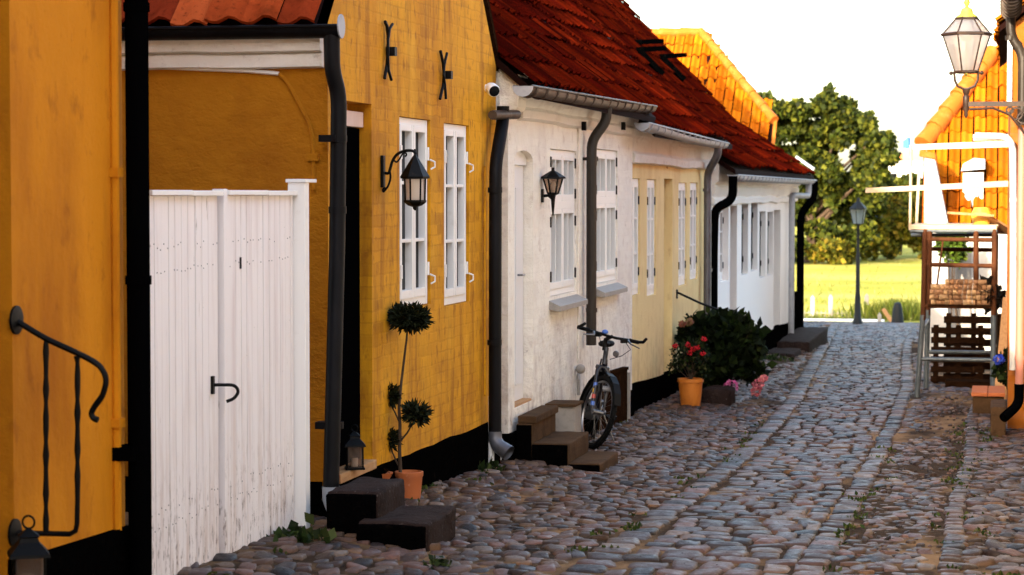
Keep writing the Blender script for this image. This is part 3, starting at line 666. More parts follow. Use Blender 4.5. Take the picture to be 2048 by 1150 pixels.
def candle_lantern(c, sc, label, rot=0.):
    t = thing('candle_lantern', c, label, 'lantern', 'black candle lanterns on door steps'); c = Vector(c); w = .075*sc; h = .19*sc
    R4 = PI/4+rot
    mb = MB(); mb.lathe([(w*1.5, 0), (w*1.5, .015*sc), (w*1.25, .02*sc)], c, 4, ph=R4); mb.build('base', M['black_iron'], t)
    for k in range(4):
        a = R4+k*PI/2; p = c+Vector((math.cos(a), math.sin(a), 0))*w*1.2; m2 = MB(); m2.tube([p+Vector((0, 0, .018*sc)), p+Vector((0, 0, h))], .007*sc, 6); m2.build('corner_post', M['black_iron'], t)
    mb = MB(); mb.lathe([(w*1.65, h-.002), (w*1.6, h+.012*sc), (w*.8, h+.06*sc), (w*.7, h+.08*sc), (w*.85, h+.085*sc), (w*.1, h+.12*sc)], c, 4, ph=R4)
    mb.torus(c+Vector((0, 0, h+.145*sc)), .028*sc, .005*sc, Matrix.Rotation(PI/2, 3, 'X'), 16, 6); mb.build('roof', M['black_iron'], t)
    mb = MB(); mb.lathe([(w*1.08, .02*sc), (w*1.08, h-.003)], c, 4, ph=R4); mb.build('lantern_glass', M['smoke_glass'], t)
    mb = MB(); mb.lathe([(.028*sc, .021*sc), (.028*sc, .09*sc), (.02*sc, .092*sc)], c, 12); mb.build('candle', M['white_plastic'], t, smooth=True)
    return t
zt0 = XP(57, 1040, XF+.13); candle_lantern((XF+.13, zt0.y, zt0.z-.31), .9, 'small black lantern below the iron rail at the left frame corner', .5)
mb = MB(); mb.box((XF+.035, yr-1.0, -.1), (XF+.40, zt0.y+.12, zt0.z-.312)); tag(mb.build('stone_step', M['granite'], bevel=.02), 'dark stone doorstep below the iron rail at the lower left corner', 'step', 'stone doorsteps')

# ------------------------------------------------------------------ white board gate between the houses
gt0 = XP(292, 385, XF-.02).y; gs = XP(440, 385, XF-.02).y; ge = XP(585, 385, XF-.02).y
gate = thing('wooden_gate', (XF, (gt0+ge)/2, G(11)), 'peeling white vertical board double gate with a black iron latch', 'gate')
def gate_leaf(y0, y1):
    g = random.Random(int(y0*100)); mb = MB(); y = y0
    ztop = 1.985
    while y < y1-.02:
        w = min(g.uniform(.083, .098), y1-y); zb = G(y)+.055+g.uniform(0, .02); mb.box((XF-.045+g.uniform(-.003, .003), y+.0035, zb), (XF-.018+g.uniform(-.003, .003), y+w-.0035, ztop)); y += w
    mb.box((XF-.055, y0, .2), (XF-.032, y1, 1.95))
    lf = mb.build('gate_leaf', M['wood_white'], gate, bevel=.003)
    c = MB(); c.box((XF-.07, y0, 1.987), (XF+.012, y0+(y1-y0)*.55, 2.012)); c.box((XF-.07, y0+(y1-y0)*.55+.004, 1.984), (XF+.012, y1, 2.010)); c.build('top_cap', M['frame_white'], lf, bevel=.003)
    n = MB()
    y = y0+.03
    while y < y1-.02:
        for z in (1.745, 1.635, .42, .50):
            if g.random() < .6: n.lathe([(.0035, 0), (.0025, .002)], (XF-.016, y+g.uniform(-.008, .008), z+g.uniform(-.015, .015)), 7, Matrix.Rotation(PI/2, 3, 'Y'))
        y += .0455
    nb = n.build('nail_heads', M['black_iron'], lf); b = bmesh.new(); b.from_mesh(lf.data); k = len(b.faces); b.from_mesh(nb.data); b.faces.ensure_lookup_table()
    for f in b.faces[k:]: f.material_index = 1
    b.to_mesh(lf.data); b.free(); lf.data.materials.append(M['black_iron']); bpy.data.objects.remove(nb)
    return lf
gate_leaf(gt0, gs-.036); mb = MB(); mb.box((XF-.075, gs-.05, .08), (XF-.058, gs+.02, 1.98)); mb.build('seam_shade_board', M['tar'], gate); gate_leaf(gs+.055, ge)  # dark board added behind the open seam to give it its shade
mb = MB(); mb.box((XF-.06, gs-.006, .1), (XF+.004, gs+.050, 2.018)); mb.build('cover_strip', M['wood_white'], gate, bevel=.004)
mb = MB(); mb.box((XF-.05, ge+.006, .03), (XF+.05, ge+.085, 2.055)); mb.box((XF-.06, ge+.09, .06), (XF+.015, ge+.19, 2.05)); mb.box((XF-.06, ge-.005, 2.056), (XF+.06, ge+.2, 2.075)); mb.build('gate_post', M['frame_white'], gate, bevel=.004)
hl = XP(424, 770, XF-.015)
mb = MB(); mb.box((XF-.018, hl.y-.016, hl.z-.045), (XF-.004, hl.y+.012, hl.z+.045))
mb.tube(sm([hl, hl+Vector((.05, .02, 0)), hl+Vector((.10, .045, -.005)), hl+Vector((.118, .055, -.035)), hl+Vector((.10, .045, -.068)), hl+Vector((.065, .03, -.085))]), .0085, 8); mb.build('latch', M['black_iron'], gate, smooth=True)
kh = XP(482, 526, XF-.015); mb = MB(); mb.box((XF-.02, kh.y-.008, kh.z-.03), (XF-.014, kh.y+.008, kh.z+.03)); mb.build('keyhole', M['black_iron'], gate)
mb = MB(); mb.box((XF-.35, gt0, -.1), (XF+.06, ge+.2, G(11)+.035)); tag(mb.build('stone_sill', M['granite'], bevel=.01), 'long low stone sill under the white board gate', 'sill')

# ------------------------------------------------------------------ yellow gable house
GY0, GY1, GZ = 12.64, 17.13, 2.98
gab = thing('gable_house', (XF, 14.9, 0), 'yellow painted brick house turning its gable to the street', 'house', 'houses along the cobbled street')
Y = lambda px, py=400: XP(px, py).y
w1 = (Y(799), Y(861), XP(830, 614).z, XP(830, 236).z); w2 = (Y(888), Y(938), XP(905, 610).z, XP(905, 247).z)
dr = (12.78, Y(743, 208), .28, XP(742, 208).z)
mb = MB(); facade(mb, XF, GY0, GY1, -.4, GZ, [w1, w2, dr], .15)
gp = math.radians(47); ym = (GY0+GY1)/2; apex = GZ+(GY1-GY0)/2*math.tan(gp)
mb.poly([(XF, GY0, GZ), (XF, GY1, GZ), (XF, ym, apex)])
mb.poly([(XF, GY1, -.4), (-12, GY1, -.4), (-12, GY1, GZ), (XF, GY1, GZ)]); mb.poly([(-12, GY0, -.4), (-12, GY1, -.4), (-12, GY1, GZ), (-12, ym, apex), (-12, GY0, GZ)])
mb.build('gable_wall', M['gable_yellow'], gab)
mb = MB(); mb.poly([(XF, GY0, -.4), (-12, GY0, -.4), (-12, GY0, GZ), (XF, GY0, GZ)]); mb.build('side_wall', M['side_shaded'], gab)
mb = MB(); mb.box((-11, GY0-.03, -.45), (XF-.04, GY0+.03, .30)); mb.build('plinth', M['tar'], gab)
for w in (w1, w2): window(gab, XF, w[0]+.004, w[1]-.02, w[2]+.004, w[3]-.004, inset=.03, hmat='frame_white')
mb = MB(); mb.box((XF-.13, dr[0]+.01, .33), (XF-.075, dr[1]-.01, 2.40)); d = mb.build('door', M['door_black'], gab, bevel=.004)
mb = MB(); mb.box((XF-.14, dr[0]+.01, 2.405), (XF-.05, dr[1]-.01, 2.50)); mb.build('door_lintel', M['pink_brick'], gab, bevel=.004)
mb = MB(); mb.box((XF-.12, dr[0]+.005, .27), (XF+.03, dr[1]-.005, .325)); mb.build('threshold', M['wood_raw'], gab, bevel=.004)
pa = XP(722, 945).z; pb = XP(965, 851).z
mb = MB(); n = 24
top = [(XF+.035, GY0+.5+(GY1-GY0-.5)*i/n, pa+(pb-pa)*i/n+wavy(i*.4, 5, .012)) for i in range(n+1)]
top = [p for p in top if p[1] > dr[1]+.02]; top = [(XF+.035, dr[1]+.005, pa)]+top
mb.prism([(XF+.035, top[0][1], -.45)]+top[:0]+[(XF+.035, GY1, -.45)]+top[::-1], (-.07, 0, 0))
mb.prism([(XF+.035, GY0-.02, -.45), (XF+.035, dr[1]+.003, -.45), (XF+.035, dr[1]+.003, .265), (XF+.035, GY0-.02, .265)], (-.07, 0, 0)); mb.build('plinth', M['tar'], gab)
# eaves moulding of the side wall
def side_cornice():
    mb = MB(); prof = [(0, 0), (.05, .05), (.055, .44), (.03, .50), (.085, .56), (.09, .97), (.02, 1)]; rows = []; n = 40
    z0 = YP(450, 139, GY0).z; z1 = YP(450, 78, GY0).z
    for i in range(n+1):
        x = XF-.02-(8.1)*i/n; w = .012*mnoise.noise(Vector((x*2.2, 3, 1)))
        rows.append([(x, GY0-o+.006*mnoise.noise(Vector((x*4, k, 2))), z0+(z1-z0)*f+(w if k < 6 else 0)) for k, (o, f) in enumerate(prof)])
    m = len(prof); mb.add([v for r in rows for v in r], [(i*m+k, (i+1)*m+k, (i+1)*m+k+1, i*m+k+1) for i in range(n) for k in range(m-1)]+[tuple(range(m))])
    mb.build('cornice', M['trim_white'], gab, smooth=True)
side_cornice()
zg_ = YP(450, 52, GY0-.14).z
mb = MB(); gutter(mb, (-12, GY0-.13, zg_), (YP(681, 60, GY0-.13).x, GY0-.13, zg_-.012), .068, ribs=0)
for x_ in (-4.9, -5.7): mb.box((x_-.012, GY0-.205, zg_-.06), (x_+.012, GY0-.19, zg_+.012))
gu = mb.build('gutter', M['pipe_dark'], gab, smooth=True)
e = YP(681, 60, GY0-.13); mb = MB(); mb.lathe([(.07, 0), (.07, .008)], (e.x, e.y, zg_-.012), 16, Matrix.Rotation(PI/2, 3, 'Y')); mb.build('gutter_end_cap', M['zinc_pale'], gu)
q = lambda px, py: XP(px, py, XF+.09)
a0 = Vector((YP(664, 84, GY0-.13).x, GY0-.13, YP(664, 84, GY0-.13).z)); b2 = q(678, 200)
mb = MB(); pipe(mb, [(a0.x, a0.y, zg_-.05), (a0.x, a0.y, a0.z-.16), (XF+.09, b2.y, b2.z+.03), (XF+.09, q(674, 500).y, q(674, 500).z), (XF+.09, q(662, 960).y, .30)], .047, [(q(676, 277), (0, 0, 1)), (q(669, 850), (0, 0, 1)), (q(675, 420), (0, 0, 1))])
for p_ in (q(676, 277), q(669, 850)): mb.box((XF-.01, p_.y-.06, p_.z-.02), (XF+.09, p_.y+.03, p_.z+.02))
dp = mb.build('downpipe', M['pipe_dark'], gab, smooth=True)
sh = Vector((XF+.09, q(662, 960).y, .30)); mb = MB(); mb.tube([sh+Vector((0, 0, .01)), sh+Vector((0, 0, -.06)), sh+Vector((.02, -.01, -.10)), sh+Vector((.10, -.04, -.17))], [.052, .052, .054, .062], 14, caps=False); mb.build('pipe_shoe', M['zinc_pale'], dp, smooth=True)
mb = MB(); zc = lambda px, py: YP(px, py, GY0-.012)
mb.tube([zc(295, 133), zc(400, 138), zc(500, 142), zc(558, 147)], .012, 6); mb.build('cable_run', M['white_plastic'], gab, smooth=True)
mb = MB(); mb.tube([zc(x, y) for x, y in ((558, 147), (575, 165), (600, 210), (618, 245), (626, 280), (627, 330), (627, 380))], .012, 6); mb.box(zc(622, 318)-Vector((.02, .02, .01)), zc(632, 310)+Vector((.02, .02, .01))); mb.build('cable_run', M['side_shaded'], gab, smooth=True)
# roof: left slope faces the camera
dk = MB(); cp, sp = math.cos(gp), math.sin(gp); zE = GZ+.10
dk.prism([(XF-.05, GY0-.12, zE-.13), (XF-.05, ym, apex+.06), (XF-.05, GY1+.12, zE-.12), (XF-.05, GY1+.12, zE-.2), (XF-.05, ym, apex-.04), (XF-.05, GY0-.12, zE-.18)], (-8.1, 0, 0))
rf = dk.build('roof', M['roof_deck'], gab)
Lr = (ym-GY0+.14)/cp
pantiles('roof_tiles', M['roof_red'], rf, (XF-.03, GY0-.14, zE-.13), (-1, 0, 0), (0, cp, sp), (0, -sp, cp), 8, Lr, colw=.215, rowh=.33, pal=REDN, amp=.055, lift=.035, seed=8)
pantiles('roof_tiles', M['roof_red'], rf, (XF-.03, GY1+.12, zE-.08), (-1, 0, 0), (0, -cp, sp), (0, sp, cp), 8, Lr, pal=RED, seed=9)
vg = MB(); vg.prism([(XF+.012, GY1+.13, zE-.14), (XF+.012, ym+.1, apex+.0), (XF+.012, ym+.1, apex+.07), (XF+.012, GY1+.13, zE-.06)], (-.10, 0, 0)); vg.build('verge', M['wood_dark'], rf)
# iron wall ties, each a bent cross
def wall_tie(pts_a, pts_b, c):
    mb = MB(); mb.tube([XP(x, y, XF+.02) for x, y in pts_a], .011, 6); mb.tube([XP(x, y, XF+.03) for x, y in pts_b], .010, 6)
    k = XP(*c, XF+.02); mb.box((XF, k.y-.028, k.z-.028), (XF+.06, k.y+.028, k.z+.028)); t = mb.build('wall_tie', M['black_iron'], gab, smooth=True)
wall_tie([(770, 43), (774, 52), (776, 70), (776, 100), (774, 130), (769, 157)], [(785, 48), (779, 58), (776, 80), (776, 110), (777, 140), (783, 160)], (780, 103))
wall_tie([(881, 102), (886, 125), (888, 150), (886, 172), (880, 198)], [(894, 106), (889, 128), (887, 150), (890, 170), (892, 198)], (893, 150))
# cellar downpipe and white drain at the right corner
q3 = lambda px, py: XP(px, py, XF+.09)
mb = MB(); t0 = q3(1006, 228); pipe(mb, [t0+Vector((0, 0, .06)), t0+Vector((0, 0, -.05)), (XF+.09, q3(991, 330).y, q3(991, 330).z), (XF+.09, q3(990, 600).y, .9), (XF+.09, q3(990, 600).y, .17)], .05, [(q3(990, 380), (0, 0, 1)), (q3(989, 685), (0, 0, 1))])
dp = mb.build('downpipe', M['pipe_dark'], gab, smooth=True)
sh = Vector((XF+.09, q3(990, 600).y, .17)); mb = MB(); mb.tube([sh+Vector((0, 0, .01)), sh+Vector((0, 0, -.05)), sh+Vector((.03, -.02, -.10)), sh+Vector((.12, -.05, -.15))], [.054, .054, .056, .062], 14, caps=False); mb.build('pipe_shoe', M['zinc'], dp, smooth=True)
a = XP(985, 230, XF+.08); b = XP(1034, 229, XF+.14); mb = MB(); mb.tube([a, b], .036, 12); mb.build('overflow_pipe', M['zinc_brown'], gab, smooth=True)
y_ = Y(967, 850); mb = MB(); mb.tube([(XF+.06, y_, G(y_)), (XF+.06, y_, XP(967, 792).z)], .024, 10); mb.build('drain_pipe', M['white_plastic'], gab, smooth=True)
mb = MB(); mb.tube([(XF+.015, y_-.02, XP(967, 792).z), (XF+.015, y_-.02, 2.2)], .010, 6); mb.build('cable_run', M['gable_yellow'], gab, smooth=True)
# camera on the gable corner
cc = XP(985, 179, XF+.12); sc_ = thing('security_camera', XP(971, 176), 'small round white security camera on the corner of the yellow gable', 'camera')
mb = MB(); mb.lathe([(.028, 0), (.028, .012), (.012, .016), (.012, .07)], XP(971, 176), 12, Matrix.Rotation(PI/2, 3, 'Y')); mb.build('mount', M['white_plastic'], sc_, smooth=True)
dirv = Vector((.45, -.75, -.28)).normalized(); RM = dirv.to_track_quat('Z', 'Y').to_matrix()
mb = MB(); mb.lathe([(.012, -.075), (.036, -.065), (.046, -.03), (.048, .03), (.043, .048)], cc, 18, RM); mb.build('housing', M['white_plastic'], sc_, smooth=True)
mb = MB(); mb.lathe([(.041, .0485), (.036, .053), (.01, .056)], cc, 18, RM); mb.build('lens', M['pane'], sc_, smooth=True)

# ------------------------------------------------------------------ wall lantern on scroll arm (yellow gable)
la = XP(762, 343); lc = YP(830, 350, la.y+.02)
wl = thing('wall_lantern', la, 'black six sided lantern hanging from a curled iron arm on the yellow gable', 'lantern', 'lanterns on the house walls')
P_ = lambda px, py: YP(px, py, la.y+.01)
mb = MB(); mb.box((XF+.001, la.y-.02, XP(762, 375).z), (XF+.022, la.y+.03, XP(762, 311).z)); mb.build('back_plate', M['black_iron'], wl, bevel=.005)
mb = MB(); mb.tube(sm([P_(768, 346), P_(777, 346), P_(781, 335), P_(785, 322), P_(793, 310), P_(805, 303), P_(818, 301), P_(828, 303), P_(832, 309)]), .0095, 8)
mb.tube(sm([P_(779, 338), P_(781, 355), P_(777, 370), P_(771, 379), P_(767, 383), P_(766, 379), P_(769, 376), P_(772, 378)]), .007, 6)
mb.tube(sm([P_(787, 320), P_(793, 324), P_(799, 318), P_(805, 308), P_(811, 306), P_(813, 310), P_(810, 313)]), .0055, 6); mb.build('scroll_arm', M['black_iron'], wl, smooth=True)
s_ = lc.y/4500
def lz(py): return P_(831, py).z
c = Vector((lc.x, lc.y, 0))
mb = MB(); mb.lathe([(.006, lz(298)), (.012, lz(304)), (.006, lz(309)), (.020, lz(315)), (.028, lz(319)), (.094, lz(353)), (.092, lz(357)), (.06, lz(358))], c, 6, ph=.3); mb.build('roof', M['black_iron'], wl)
for k in range(6):
    a = .3+k*PI/3; p = c+Vector((math.cos(a)*.066, math.sin(a)*.066, 0)); r_ = c+Vector((math.cos(a)*.062, math.sin(a)*.062, 0)); mb = MB(); mb.tube([p+Vector((0, 0, lz(357))), r_+Vector((0, 0, lz(402)))], .006, 6); mb.build('corner_post', M['black_iron'], wl)
mb = MB(); mb.lathe([(.072, lz(400)), (.072, lz(404)), (.045, lz(411)), (.015, lz(414)), (.014, lz(417)), (.004, lz(421))], c, 6, ph=.3); mb.build('base', M['black_iron'], wl)
mb = MB(); mb.lathe([(.060, lz(357)), (.057, lz(401))], c, 6, ph=.3); mb.build('lantern_glass', M['lamp_glass'], wl)
mb = MB(); mb.lathe([(.018, lz(400)), (.018, lz(392)), (.024, lz(388)), (.024, lz(366)), (.012, lz(360))], c, 12); mb.build('bulb', M['white_plastic'], wl, smooth=True)

# ------------------------------------------------------------------ steps, pot and topiary at the gable door
zB = .20; n_ = ZP(855, 1046, zB); f_ = ZP(902, 1013, zB)
def stone_block(lo, hi, label, bv):
    t = thing('stone_step', ((lo[0]+hi[0])/2, (lo[1]+hi[1])/2, lo[2]), label, 'step', 'stone doorsteps')
    mb = MB(); mb.box(lo, hi); b = mb.build('block', M['granite'], t, bevel=bv, rough=.012)
    mb = MB(); mb.box((lo[0], lo[1]-.022, lo[2]), (hi[0]-.012, lo[1]+bv, hi[2]-.016)); mb.build('shade_side', M['tar'], t, bevel=.01, rough=.006)  # black sheet stands in for the shade on the step's near face
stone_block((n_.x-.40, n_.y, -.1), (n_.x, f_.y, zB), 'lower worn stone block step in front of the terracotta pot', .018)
zA = .345; n2_ = ZP(757, 984, zA); f2_ = ZP(797, 957, zA)
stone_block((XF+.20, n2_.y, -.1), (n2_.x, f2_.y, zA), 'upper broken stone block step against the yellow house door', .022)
candle_lantern((XF+.035, 13.06, .327), .74, 'black candle lantern with glass sides on the threshold of the yellow house', .35)
pc = YP(818, 1008, 14.0); pc.z = G(14.0)
top_ = thing('potted_tree', pc, 'clipped topiary tree with four dark leaf balls in a terracotta pot', 'potted plant')
hpot = YP(818, 943, 14.0).z-pc.z
mb = MB(); mb.lathe([(.052, 0), (.06, .01), (.078, hpot*.5), (.086, hpot*.86), (.092, hpot*.9), (.093, hpot), (.083, hpot+.002), (.08, hpot-.03), (.02, hpot-.035)], pc, 24)
mb.torus(pc+Vector((-.02, -.078, hpot*.55)), .032, .004, Matrix.Rotation(PI/2, 3, 'X'), 16, 5); mb.build('pot', M['terracotta'], top_, smooth=True)
mb = MB(); mb.lathe([(.079, hpot-.028), (.05, hpot-.015), (.01, hpot-.01)], pc, 16); mb.build('soil', M['soil'], top_, smooth=True)
T_ = lambda px, py: YP(px, py, 14.0)
mb = MB(); mb.tube([T_(801, 950), T_(799, 900), T_(800, 850), T_(798, 815), T_(802, 770), T_(808, 720), T_(813, 680), T_(816, 650)], [.013, .012, .011, .010, .009, .008, .007, .006], 8)
mb.tube([T_(799, 845), T_(790, 825), T_(780, 805)], [.006, .005, .004], 6); mb.tube([T_(801, 882), T_(815, 865), T_(826, 845), T_(830, 830)], [.007, .006, .005, .004], 6); mb.tube([T_(796, 930), T_(785, 905), T_(778, 885)], [.006, .005, .004], 6); mb.build('trunk', M['bark'], top_, smooth=True)
for i, (x, y, rx, rz, n) in enumerate(((818, 634, .135, .075, 1500), (777, 789, .060, .055, 420), (831, 826, .075, .06, 520), (773, 876, .07, .055, 520))):
    cc = T_(x, y); P = blob_points(n, [((cc.x, cc.y, cc.z), (rx*.72, rx*.72, rz*.8)), ((cc.x+rx*.3, cc.y, cc.z-rz*.25), (rx*.5, rx*.5, rz*.6)), ((cc.x-rx*.35, cc.y, cc.z+rz*.1), (rx*.45, rx*.45, rz*.6))], i+3, .3)
    leaves('foliage', M['needle'], top_, P, .052, [(.006, .009, .003), (.010, .014, .004), (.018, .022, .006)], i, .16, dirs=(P-np.array(cc))/rx)
bowl = YP(760, 948, 13.75); mb = MB(); mb.lathe([(.05, 0), (.075, .04), (.085, .06), (.075, .058), (.02, .05)], (bowl.x, bowl.y, XP(760, 948, bowl.x).z-.05), 16)
tb = thing('planter_bowl', (bowl.x, bowl.y, bowl.z), 'low clay bowl with dry twigs between the door and the topiary pot', 'bowl'); mb.build('bowl', M['terracotta'], tb, smooth=True)
g = np.random.default_rng(2); mb = MB()
for i in range(16):
    a = g.uniform(0, 6.3); r = g.uniform(.04, .1); mb.tube([bowl+Vector((0, 0, .0)), bowl+Vector((math.cos(a)*r*.5, math.sin(a)*r*.5, g.uniform(.02, .05))), bowl+Vector((math.cos(a)*r, math.sin(a)*r, g.uniform(-.01, .04)))], .0022, 4)
mb.build('twigs', M['wood_dark'], tb)

# ------------------------------------------------------------------ white house with cross windows
wh = thing('white_house', (XF, 20, -.2), 'white limewashed house with two cross windows behind the bicycle', 'house', 'houses along the cobbled street')
XW = -3.77; HY0, HY1 = 17.25, 23.36
Yw = lambda px, py=400: XP(px, py, XW).y; Zw = lambda px, py: XP(px, py, XW).z
wd = (Yw(1029), Yw(1066), Zw(1040, 812), Zw(1040, 300)); v1 = (Yw(1100), Yw(1153), Zw(1120, 590), Zw(1120, 299)); v2 = (Yw(1191), Yw(1235), Zw(1210, 565), Zw(1210, 299))
mb = MB(); facade(mb, XW, HY0, HY1, -.5, 2.95, [wd, v1, v2], .17)
house_shell(mb, XW, HY0, HY1, -.5, 2.95, 7.7, 6.3)
# arched head of the door opening
am = (wd[0]+wd[1])/2; hw = (wd[1]-wd[0])/2; rise = .09
for s in (-1, 1):
    pts = [(XW+.001, am+s*hw, wd[3]+.001), (XW+.001, am+s*hw, wd[3]-rise)]+[(XW+.001, am+s*hw*math.cos(t*PI/2/5), wd[3]-rise+rise*math.sin(t*PI/2/5)) for t in range(1, 6)]
    mb.prism(pts, (-.10, 0, 0))
mb.build('wall', M['white_wall'], wh)
mb = MB(); mb.box((XW-.13, wd[0]+.01, wd[2]+.02), (XW-.08, wd[1]-.01, wd[3]-.12)); do = mb.build('door', M['door_white'], wh, bevel=.003)
mb = MB(); mb.box((XW-.078, wd[0]+.08, wd[2]+.15), (XW-.068, am-.02, wd[3]-.3)); mb.box((XW-.078, am+.02, wd[2]+.15), (XW-.068, wd[1]-.08, wd[3]-.3)); mb.build('door_panel', M['door_white'], do, bevel=.004)
mb = MB(); mb.box((XW-.13, wd[0]+.01, wd[3]-.118), (XW-.055, wd[1]-.01, wd[3]-.0)); mb.build('fanlight_board', M['frame_white'], wh, bevel=.004)
hp = XP(1037, 550, XW-.06); mb = MB(); mb.tube([(XW-.085, hp.y, hp.z), (XW-.03, hp.y, hp.z), (XW-.03, hp.y+.10, hp.z)], .009, 8); mb.build('handle', M['steel'], do, smooth=True)
mb = MB(); mb.box((XW-.14, wd[0]+.01, wd[2]-.06), (XW-.01, wd[1]-.01, wd[2]+.018)); mb.build('threshold', M['wood_raw'], wh, bevel=.004)
for v in (v1, v2):
    w = window(wh, XW, v[0]+.004, v[1]-.004, v[2]+.004, v[3]-.004, inset=.03, split=.62, vbar=True)
    mb = MB(); mb.prism([(XW-.06, v[0]-.04, v[2]), (XW+.10, v[0]-.04, v[2]-.075), (XW+.10, v[0]-.04, v[2]-.12), (XW-.06, v[0]-.04, v[2]-.10)], (0, v[1]-v[0]+.08, 0)); mb.build('sill', M['concrete' if 0 else 'plastic_grey'], w, bevel=.004)
pz = [(XW, 0), (XW, 0)]
mb = MB(); n = 14; pl = [(XW+.03, HY0+(HY1-HY0)*i/n, Zw(1000, 872)+(Zw(1245, 790)-Zw(1000, 872))*i/n+wavy(i*.5, 8, .02)) for i in range(n+1)]
mb.prism([(XW+.03, HY0-.01, -.7), (XW+.03, HY1, -.7)]+pl[::-1], (-.08, 0, 0)); mb.build('plinth', M['tar'], wh)
mb = MB(); cornice(mb, XW, HY0+.35, HY1+.0, 2.58, 2.96, [(0, 0), (.045, .06), (.05, .22), (.02, .30), (.06, .42), (.075, .55), (.08, .98), (.0, 1)], seed=2); mb.build('cornice', M['trim_white'], wh, smooth=True)
kp = lambda px, py: YP(px, py, HY0-.015)
mb = MB(); mb.prism([kp(997, 232), kp(1030, 222), kp(1036, 215), kp(1040, 168), kp(1041, 152), kp(1020, 140), kp(1003, 128), kp(996, 134)], (0, .30, 0)); mb.build('kneeler', M['white_wall'], wh, bevel=.012)
ga = XP(1046, 172, -3.56); gb = XP(1300, 213, -3.56)
mb = MB(); gutter(mb, ga, gb, .072, .02, .42); gu = mb.build('gutter', M['zinc_brown'], wh, smooth=True)
cp3 = Vector(ga); mb = MB(); mb.prism([cp3+Vector((math.cos(PI+PI*k/10)*.082, -.012, math.sin(PI+PI*k/10)*.082)) for k in range(11)], (0, .01, 0)); mb.build('gutter_end_cap', M['zinc_pale'], gu)
pq = lambda px, py, X=XW+.08: XP(px, py, X)
t0 = XP(1213, 212, -3.56); mb = MB(); pipe(mb, [t0, t0+Vector((0, 0, -.14)), pq(1184, 280), pq(1183, 320), (XW+.08, pq(1183, 320).y, pq(1183, 690).z)], .048, [(pq(1185, 318), (0, 0, 1)), (pq(1183, 620), (0, 0, 1))]); mb.box((XW-.01, pq(1185, 318).y-.07, pq(1185, 318).z-.015), (XW+.06, pq(1185, 318).y-.04, pq(1185, 318).z+.015)); mb.build('downpipe', M['pipe_brown'], wh, smooth=True)
mb = MB(); yy = pq(1172, 400).y; mb.tube([(XW+.008, yy, Zw(1168, 250)), (XW+.008, yy, Zw(1168, 720))], .009, 6); mb.build('cable_run', M['white_wall'], wh, smooth=True)
for px_ in (1168, 1247):
    mb = MB(); k = XP(px_, 252, XW+.07); mb.box((k.x-.02, k.y-.02, k.z-.04), (k.x+.02, k.y+.02, k.z+.04)); mb.build('iron_stub', M['black_iron'], wh)
ZEW = 2.82; rw, zrw = long_roof(wh, -3.54, -7.6, ZEW, math.radians(41), HY0-.12, HY1+.1, 1, RED, M['roof_red'], M['ridge_red'], 12)
def skylight(parent, y0, y1, d0, d1, ze, name='skylight', open_=0):
    cp, sp = math.cos(math.radians(41)), math.sin(math.radians(41)); f = lambda y, d, h: Vector((-3.54-cp*d+sp*h, y, ze+sp*d+cp*h))
    mb = MB()
    for a, b, c, d in ((y0, y1, d0, d0+.06), (y0, y1, d1-.06, d1), (y0, y0+.06, d0+.06, d1-.06), (y1-.06, y1, d0+.06, d1-.06)):
        vs = [f(a, c, .02), f(b, c, .02), f(b, d, .02), f(a, d, .02), f(a, c, .13), f(b, c, .13), f(b, d, .13), f(a, d, .13)]; mb.add(vs, [(0, 3, 2, 1), (4, 5, 6, 7), (0, 1, 5, 4), (1, 2, 6, 5), (2, 3, 7, 6), (3, 0, 4, 7)])
    s = mb.build(name, M['zinc_pale'], parent); g = MB(); g.poly([f(y0+.05, d0+.05, .10), f(y1-.05, d0+.05, .10), f(y1-.05, d1-.05, .10), f(y0+.05, d1-.05, .10)]); g.build('pane', M['pane'], s)
skylight(wh, 17.75, 18.45, 1.45, 2.3, ZEW); skylight(wh, 20.6, 21.3, 2.05, 2.9, ZEW)

# wedge lantern on the white wall
lm = XP(1083, 388, XW); l2 = thing('wall_lantern', lm, 'black tapered lantern on a short arm beside the white house window', 'lantern', 'lanterns on the house walls')
c = YP(1106, 370, lm.y); Lz = lambda py: YP(1106, py, lm.y).z; c = Vector((c.x, c.y, 0))
mb = MB(); mb.box((XW+.001, lm.y-.03, XP(1083, 405, XW).z), (XW+.018, lm.y+.03, XP(1083, 378, XW).z)); mb.build('back_plate', M['black_iron'], l2, bevel=.004)
mb = MB(); mb.tube([(XW+.015, lm.y, Lz(392)), (XW+.06, lm.y, Lz(391)), (c.x, lm.y, Lz(398))], .013, 8); mb.tube([(c.x, lm.y, Lz(386)), (c.x, lm.y, Lz(398)), (c.x, lm.y, Lz(415)), (c.x, lm.y, Lz(431))], [.028, .018, .013, .006], 8); mb.build('arm', M['black_iron'], l2, smooth=True)
mb = MB(); mb.lathe([(.012, Lz(335)), (.014, Lz(341)), (.03, Lz(343)), (.105, Lz(354)), (.108, Lz(357)), (.08, Lz(358))], c, 6, ph=.2); mb.build('roof', M['black_iron'], l2)
for k in range(6):
    a = .2+k*PI/3; u = Vector((math.cos(a), math.sin(a), 0)); mb = MB(); mb.tube([c+u*.082+Vector((0, 0, Lz(357))), c+u*.045+Vector((0, 0, Lz(387)))], .007, 6); mb.build('corner_post', M['black_iron'], l2)
mb = MB(); mb.lathe([(.048, Lz(385)), (.048, Lz(388)), (.02, Lz(391))], c, 6, ph=.2); mb.build('base', M['black_iron'], l2)
mb = MB(); mb.lathe([(.076, Lz(358)), (.042, Lz(386))], c, 6, ph=.2); mb.build('lantern_glass', M['smoke_glass'], l2)
